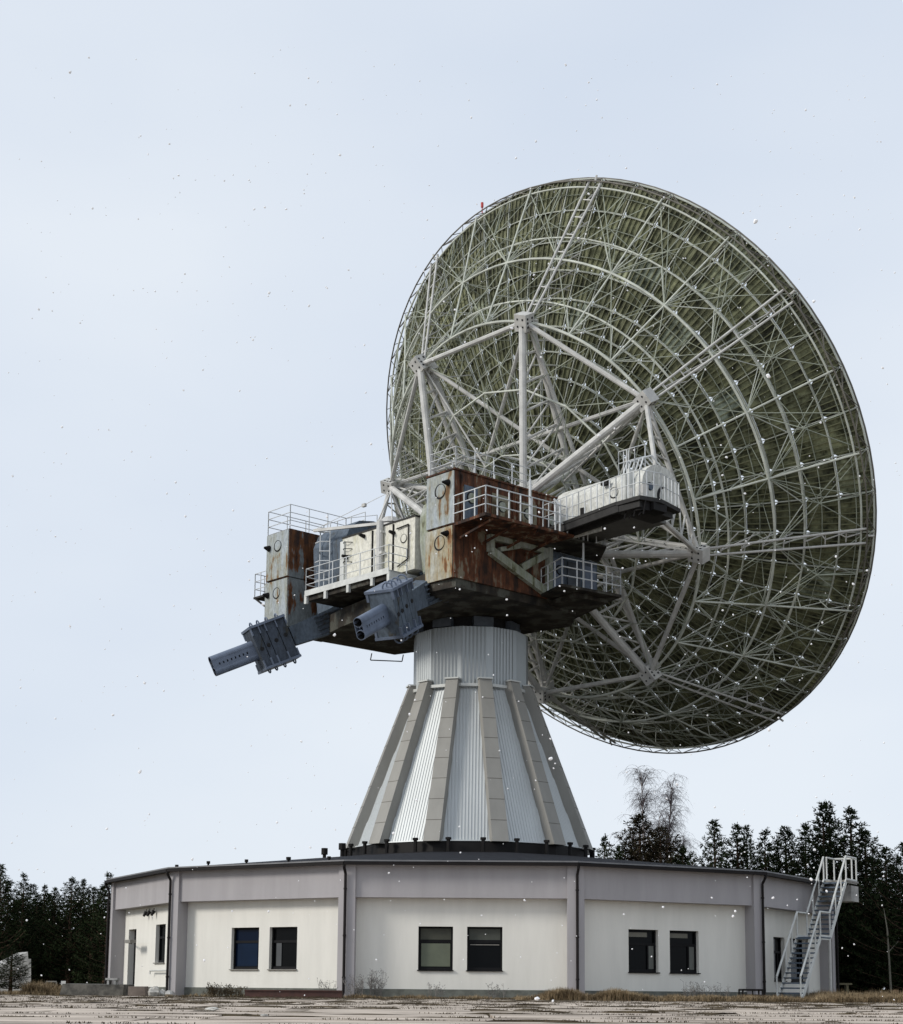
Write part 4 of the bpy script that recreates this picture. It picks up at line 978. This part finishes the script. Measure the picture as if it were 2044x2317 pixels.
fringe(70, 150, 76, 700, .4, .8, 2, lambda x: gs(x, (88, 18, .9), (118, 14, .5)))
tag(g.build('dry_grass', M['straw']), 'dry straw-coloured grass along the foot of the building and by the stair', 'grass', kind='stuff')
g = MB()
fringe(380, 2060, 61.2, 2600, .06, .24, 1.2, lambda x: .3 + .4 * abs(math.sin(x * .02) * math.sin(x * .053 + 1))); tag(g.build('dark_grass', M['straw2']), 'dark olive grass strip between the slabs and the building', 'grass', kind='stuff')
def bush(x, Y, h_, n_, m, label, seed, wd=.4, cat='weed'):
    g = MB(); s_ = random.Random(seed); X_ = Xat(x, Y)
    for _ in range(n_):
        a_ = s_.uniform(0, 6.28); l = s_.uniform(.5, 1) * h_; d = V((math.cos(a_) * s_.uniform(.05, wd), math.sin(a_) * s_.uniform(.05, wd), 1)).normalized()
        p0 = V((X_ + s_.uniform(-.25, .25) * wd * 2, Y + s_.uniform(-.2, .2), 0)); p1 = p0 + d * l; g.tube(p0, p1, .009, 3, .004)
        for _ in range(5):
            q0 = p0.lerp(p1, s_.uniform(.35, 1)); dd = V((s_.uniform(-1, 1), s_.uniform(-1, 1), s_.uniform(0, 1))).normalized(); g.tube(q0, q0 + dd * .12, .007, 3, .003)
            e_ = q0 + dd * .12; k_ = dd.orthogonal().normalized() * .02; g.add([e_ - k_, e_ + k_, e_ + dd * .05], [(0, 1, 2)])
    return tag(g.build('weed', m), label, cat, 'dead weeds along the wall')
bush(850, 62.6, 1.15, 34, M['weed'], 'pale silvery reeds standing against the wall right of the second pillar', 1, .45)
bush(808, 62.4, .95, 26, M['weed'], 'brown tangled weed at the very foot of the second pillar', 2, .5)
bush(492, 61.9, .55, 60, M['straw2'], 'round dark tussock at the wall foot left of the red-brown channel', 3, .7)
bush(530, 61.9, .5, 36, M['straw2'], 'lower tussock just left of the end of the red-brown channel', 4, .6)
bush(740, 62.8, .75, 14, M['weed'], 'sparse thin weed behind the right end of the red-brown channel', 5, .5)
bush(985, 62.6, .7, 9, M['weed'], 'few dead stalks under the green-blinded window', 6, .5)
bush(1125, 62.6, .7, 12, M['weed'], 'dead stalks under the black window of the middle wall', 7, .6)
bush(1560, 64.8, .85, 16, M['weed'], 'dead flower stalks under the rightmost pair of windows', 8, .5)
bush(1590, 65, .9, 16, M['weed'], 'second clump of dead flower stalks nearer the black guard rail', 9, .5)
bush(1630, 65.6, .8, 12, M['weed'], 'thin dead stalks beside the black guard rail', 10, .5)

# ================================================================== trees
def pine_mesh(seed, H, spread, bare=.15, candles=True):
    s_ = random.Random(seed); tr = MB(); cr = MB()
    tr.tube((0, 0, -.2), (0, 0, H * .55), .16 + .008 * H, 7, .09 + .003 * H); tr.tube((0, 0, H * .55), (0, 0, H * .97), .09 + .003 * H, 6, .02)
    def tuft(c, d, sz):
        d = V(d).normalized(); a = d.orthogonal().normalized(); b_ = d.cross(a)
        for i in range(7):
            t_ = s_.uniform(0, 6.28); o = (a * math.cos(t_) + b_ * math.sin(t_)); tip = c + (d * s_.uniform(.3, 1.) + o * s_.uniform(.35, .8)) * sz
            w_ = o.cross(d).normalized() * sz * .17
            cr.add([c - w_ * .4, tip + w_ * .8 - d * sz * .25, tip, c + w_ * .9], [(0, 1, 2, 3)])
    nW = int(H / .42); z = H * bare
    for j in range(nW):
        f = j / (nW - 1); z = H * (bare + (1 - bare) * f)
        prof = (1 - f) ** .92 if f > .25 else (.8 + .2 * f / .25) * (1 - .25) ** .92
        n_b = s_.randint(5, 7) if f < .9 else 4
        ph = s_.uniform(0, 6.28)
        for k in range(n_b):
            if s_.random() < .07: continue
            a_ = ph + 6.283 * k / n_b + s_.uniform(-.3, .3); l = spread * prof * s_.uniform(.5, 1.3) + .12
            upk = .25 + .95 * f
            p0 = V((0, 0, z)); dr = V((math.cos(a_), math.sin(a_), 0)); pts_ = []
            for i in range(5):
                g_ = i / 4.; pts_.append(p0 + dr * l * g_ + zz * (l * (upk * g_ * g_ * .8 + .05 * g_)))
            for i in range(4): tr.tube(pts_[i], pts_[i + 1], .035 * (1 - i / 5.) * (.4 + l / 3), 3, cap=False)
            nt_ = max(4, int(l * 12))
            for i in range(nt_):
                g_ = (.22 + .78 * (i + 1) / nt_); jn = min(3, int(g_ * 4 - .001)); c = pts_[jn].lerp(pts_[jn + 1], g_ * 4 - jn)
                lat = V((-dr.y, dr.x, 0)) * s_.uniform(-1, 1) * l * .48 * (1.2 - g_)
                c = c + lat + zz * s_.uniform(-.1, .14)
                tuft(c, dr * .5 + zz * s_.uniform(.3, 1) + lat.normalized() * .4, s_.uniform(.15, .27))
    for i in range(6): tuft(V((0, 0, H * (.93 + i * .013))), zz + V((s_.uniform(-.3, .3), s_.uniform(-.3, .3), 0)), .3)
    return tr, cr
def raw(mb, name, m):
    me = bpy.data.meshes.new(name); me.from_pydata(mb.v, [], mb.f); me.materials.append(m); return me
variants = []
for i, (H, sp, ba) in enumerate(((10, 2.9, .05), (10, 2.3, .05), (10, 3.2, .12), (10, 2.5, .3), (10, 3.7, .08))):
    tr, cr = pine_mesh(40 + i, H, sp, ba); variants.append((raw(tr, 'trunk', M['bark']), raw(cr, 'crown', M['needle']), cr))
def pine(x, ytop, Y, var, label, group=None, wide=1., crownmat=None):
    top = pix(x, ytop, Y); H = top.z; o = empty('pine_tree', (top.x, Y, 0)); s_ = H / 10.
    tag(o, label, 'tree', group)
    for me, nm in ((variants[var][0], 'trunk'), (variants[var][1], 'crown')):
        if nm == 'crown' and crownmat: me = me.copy(); me.materials[0] = crownmat
        c = bpy.data.objects.new(nm, me); col.objects.link(c); c.parent = o; c.scale = (s_ * wide, s_ * wide, s_)
    o.rotation_euler = (0, 0, x * 1.37)
    return o
GL = 'pines at the left of the building'; GRR = 'pines at the right of the building'
left = [(3, 1965, 95, 0, 'tall pine cut off by the left edge of the picture', 1.0), (20, 2000, 98, 2, 'broad pine behind the leftmost one', 1.), (55, 1984, 96, 1, 'slim pointed pine above the concrete block', .9),
        (85, 2030, 100, 4, 'low bushy pine right of the slim pointed one', .9), (102, 2010, 99, 1, 'narrow pine halfway between the concrete block and the building', .9), (125, 2016, 97, 0, 'small pine with a thin tip left of the flat-topped pine', .9),
        (163, 1994, 96, 2, 'ragged flat-topped pine with a leader leaning right', 1.05), (190, 1996, 98, 4, 'twin-topped pine beside the ragged one', .9), (213, 2015, 95, 0, 'short pine next to the building corner', 1.), (248, 1983, 93, 1, 'dark narrow pine partly hidden by the left end of the building', 1.1)]
for x, yt, Y, v_, lab, wd in left: pine(x, yt, Y, v_, lab, GL, wd * 1.2)
right = [(1368, 1902, 104, 1, 'thin small pine just right of the tower base', .8), (1400, 1925, 106, 0, 'tiny pine tip beside the thin one, left of the birch', .8),
         (1448, 1855, 108, 2, 'brownish pine standing in front of the birch, to its left', 1.3), (1495, 1880, 106, 4, 'brownish bushy pine right under the birch stems', 1.2), (1545, 1925, 105, 3, 'low open pine at the right foot of the birch', 1.),
         (1617, 1868, 98, 0, 'dense dark pine, first right of the gap beside the birch', 1.), (1668, 1876, 99, 1, 'slender pine behind the roof, second after the gap', 1.1), (1690, 1880, 101, 0, 'pine with a thin candle tip, close behind the slender one', .8),
         (1731, 1888, 98, 1, 'pointed narrow pine above the last corner pillar', 1.), (1778, 1882, 100, 3, 'open-branched pine left of the tallest ones', 1.1), (1822, 1876, 97, 0, 'pine against the left flank of the tallest one', .9),
         (1862, 1830, 93, 0, 'tallest pine, dark and twin-tipped, behind the stair', 1.0), (1876, 1828, 94, 1, 'twin tip of the tallest pine group, slightly right', 1.0), (1925, 1840, 92, 1, 'second tallest pine, pointed, right of the stair', 1.25),
         (1958, 1890, 90, 2, 'broad pine drooping right of the stair platform', 1.2), (2004, 1928, 88, 0, 'lower pine with bright gaps near the right edge', 1.2), (2046, 1915, 86, 4, 'large pine cut off by the right edge of the picture', 1.1)]
for x, yt, Y, v_, lab, wd in right: pine(x, yt, Y, v_, lab, GRR, wd * 1.15, M['needle2'] if 'brownish' in lab else None)
pine(28, 2148, 80, 2, 'small young pine bush growing before the grey concrete block', None, 2.2)
# the wood behind: one mass
g = MB(); s_ = random.Random(77)
def addtree(var, x, y, H, wd):
    src = variants[var][2]; a_ = s_.uniform(0, 6.28); ca, sa = math.cos(a_), math.sin(a_); k_ = H / 10.
    b0 = len(g.v); g.v += [(x + (vx * ca - vy * sa) * k_ * wd, y + (vx * sa + vy * ca) * k_ * wd, vz * k_) for vx, vy, vz in src.v]; g.f += [tuple(i + b0 for i in f) for f in src.f]
for i in range(14): X_ = -30 + i * .95 + s_.uniform(-.4, .4); addtree(s_.choice((0, 2, 4)), X_, 104 + s_.uniform(0, 8), s_.uniform(5.8, 7.0), 1.6)
for i in range(17): X_ = 15 + i * 1.35 + s_.uniform(-.4, .4); addtree(s_.choice((0, 2, 4)), X_, 103 + s_.uniform(0, 8), 6.5 + max(0, X_ - 20) * .12 + s_.uniform(-.5, .7), 1.6)
for i in range(10): addtree(s_.choice((0, 2, 4)), s_.uniform(22, 30), s_.uniform(86, 96), s_.uniform(3.5, 6), 1.5)
for i in range(16): addtree(s_.choice((0, 2, 4)), -15 + i * 2.0, 125, s_.uniform(6, 7.5), 1.7)
tag(g.build('distant_wood', M['needle']), 'dark pine wood closing the view behind the single trees', 'wood', kind='stuff')
# undergrowth mass: a low dark thicket
g = MB()
for i in range(5200):
    side = s_.random()
    if side < .45: X_, Y_ = s_.uniform(-33, -14), s_.uniform(98, 118); hmax = 4.6
    else: X_, Y_ = s_.uniform(14, 31), s_.uniform(96, 118); hmax = 3.6
    z = s_.uniform(0, hmax) ; c = V((X_, Y_, z)); a_ = V((s_.uniform(-1, 1), s_.uniform(-1, 1), s_.uniform(-1, 1))).normalized(); b_ = a_.orthogonal().normalized(); sz = s_.uniform(.3, .75)
    g.add([c - a_ * sz * .5, c + b_ * sz * .4, c + a_ * sz * .6, c - b_ * sz * .3], [(0, 1, 2, 3)])
tag(g.build('undergrowth', M['needle']), 'dark undergrowth below the pines at both sides of the building', 'undergrowth', kind='stuff')
# birch: bare, weeping
def birch(x, ytop, Y):
    top = pix(x, ytop, Y); H = top.z; o = empty('birch_tree', (top.x, Y, 0)); tag(o, 'tall bare weeping birch with pale stems rising behind the roof', 'tree')
    s_ = random.Random(4); tr = MB(); tw = MB(); base_ = V((top.x, Y, 0))
    def twig(p0, d, L_, r_):
        pts_ = [V(p0)]; d = V(d).normalized()
        for i in range(5): d = (d + V((s_.uniform(-.15, .15), s_.uniform(-.15, .15), -.32))).normalized(); pts_.append(pts_[-1] + d * L_ / 5)
        for i in range(5): tw.tube(pts_[i], pts_[i + 1], r_ * (1 - i / 6.), 3, cap=False)
        return pts_
    def branch(p0, d, L_, r_, lev):
        pts_ = [V(p0)]; d = V(d).normalized(); n_ = 6
        for i in range(n_): dj = .035 if lev == 0 else .12; d = (d + V((s_.uniform(-dj, dj), s_.uniform(-dj, dj), .04 - .03 * lev * i))).normalized(); pts_.append(pts_[-1] + d * L_ / n_)
        for i in range(n_): (tr if lev == 0 else tw).tube(pts_[i], pts_[i + 1], r_ * (1 - i / (n_ + 1.)), 5 if lev == 0 else 3, r_ * (1 - (i + 1) / (n_ + 1.)), cap=False)
        return pts_
    for (lean, ly, hf, r_) in ((-.04, 0, 1.0, .15), (.045, .05, .98, .15), (.005, -.08, .8, .1), (-.10, .05, .74, .08), (.13, .0, .7, .08)):
        st = branch(base_ + V((lean * 5, ly * 6, 0)), (lean, ly, 1), H * hf, r_, 0)
        for i in range(66 if hf > .9 else 36):
            f = s_.uniform(.32, .99); j = min(5, int(f * 6)); p0 = st[j].lerp(st[j + 1], f * 6 - j); a_ = s_.uniform(0, 6.28)
            l = (1.25 - f) * 3.6 * s_.uniform(.5, 1.1); bp = branch(p0, (math.cos(a_) * .55, math.sin(a_) * .55, 1.2), l, .042, 1)
            for k in range(8):
                g_ = s_.uniform(.25, 1); jj = min(5, int(g_ * 6)); q0 = bp[jj].lerp(bp[jj + 1], g_ * 6 - jj); a2 = s_.uniform(0, 6.28)
                tp = twig(q0, (math.cos(a2), math.sin(a2), .9), s_.uniform(.7, 1.7), .009)
                for _ in range(3): k2 = s_.randint(1, 4); a3 = s_.uniform(0, 6.28); twig(tp[k2], (math.cos(a3) * .6, math.sin(a3) * .6, -.2), s_.uniform(.4, .9), .0065)
    tr.build('trunk', M['birchbark'], o); tw.build('crown', M['twig'], o)
birch(1483, 1750, 112)
# thin pale trunk near the right edge
a = pix(2013, 2105, 84); g = MB(); g.tube((a.x, 84, 0), (a.x - .1, 84, a.z), .06, 6, .04); g.tube((a.x - .1, 84, a.z), (a.x - .25, 84, a.z + 1.1), .035, 5, .012); g.tube((a.x - .05, 84, a.z * .7), (a.x + .5, 84.2, a.z * .85), .02, 4, .01)
tag(g.build('bare_sapling', mat('pale_bark', (.16, .15, .12), .9)), 'thin pale bare sapling in front of the dark pines near the right edge', 'tree')

# ================================================================== falling snow
g = MB(); s_ = random.Random(8)
for i in range(1012):
    Y_ = s_.uniform(24, 70); X_ = s_.uniform(-.285, .285) * Y_; z = s_.uniform(.15, .62 * Y_)
    r_ = s_.uniform(.009, .023) * (1 if s_.random() < .97 else 1.6); c = V((X_, Y_, z))
    if i >= 1000: r_ = s_.uniform(.02, .028); c.z = s_.uniform(.8, 5)
    for q in range(2):
        cc_ = c + V((s_.uniform(-1, 1), 0, s_.uniform(-1, 1))) * r_ * .6 * q; k1, k2 = 6, 4; vs = []
        for j in range(k2 + 1):
            ph = math.pi * j / k2
            for m_ in range(k1): th = 2 * math.pi * m_ / k1; vs.append(cc_ + V((math.cos(th) * math.sin(ph), math.sin(th) * math.sin(ph), math.cos(ph))) * r_ * s_.uniform(.8, 1.1))
        g.add(vs, [(j * k1 + m_, j * k1 + (m_ + 1) % k1, (j + 1) * k1 + (m_ + 1) % k1, (j + 1) * k1 + m_) for j in range(k2) for m_ in range(k1)])
tag(g.build('falling_snow', M['snow']), 'scattered snowflakes drifting through the air', 'snow', kind='stuff')
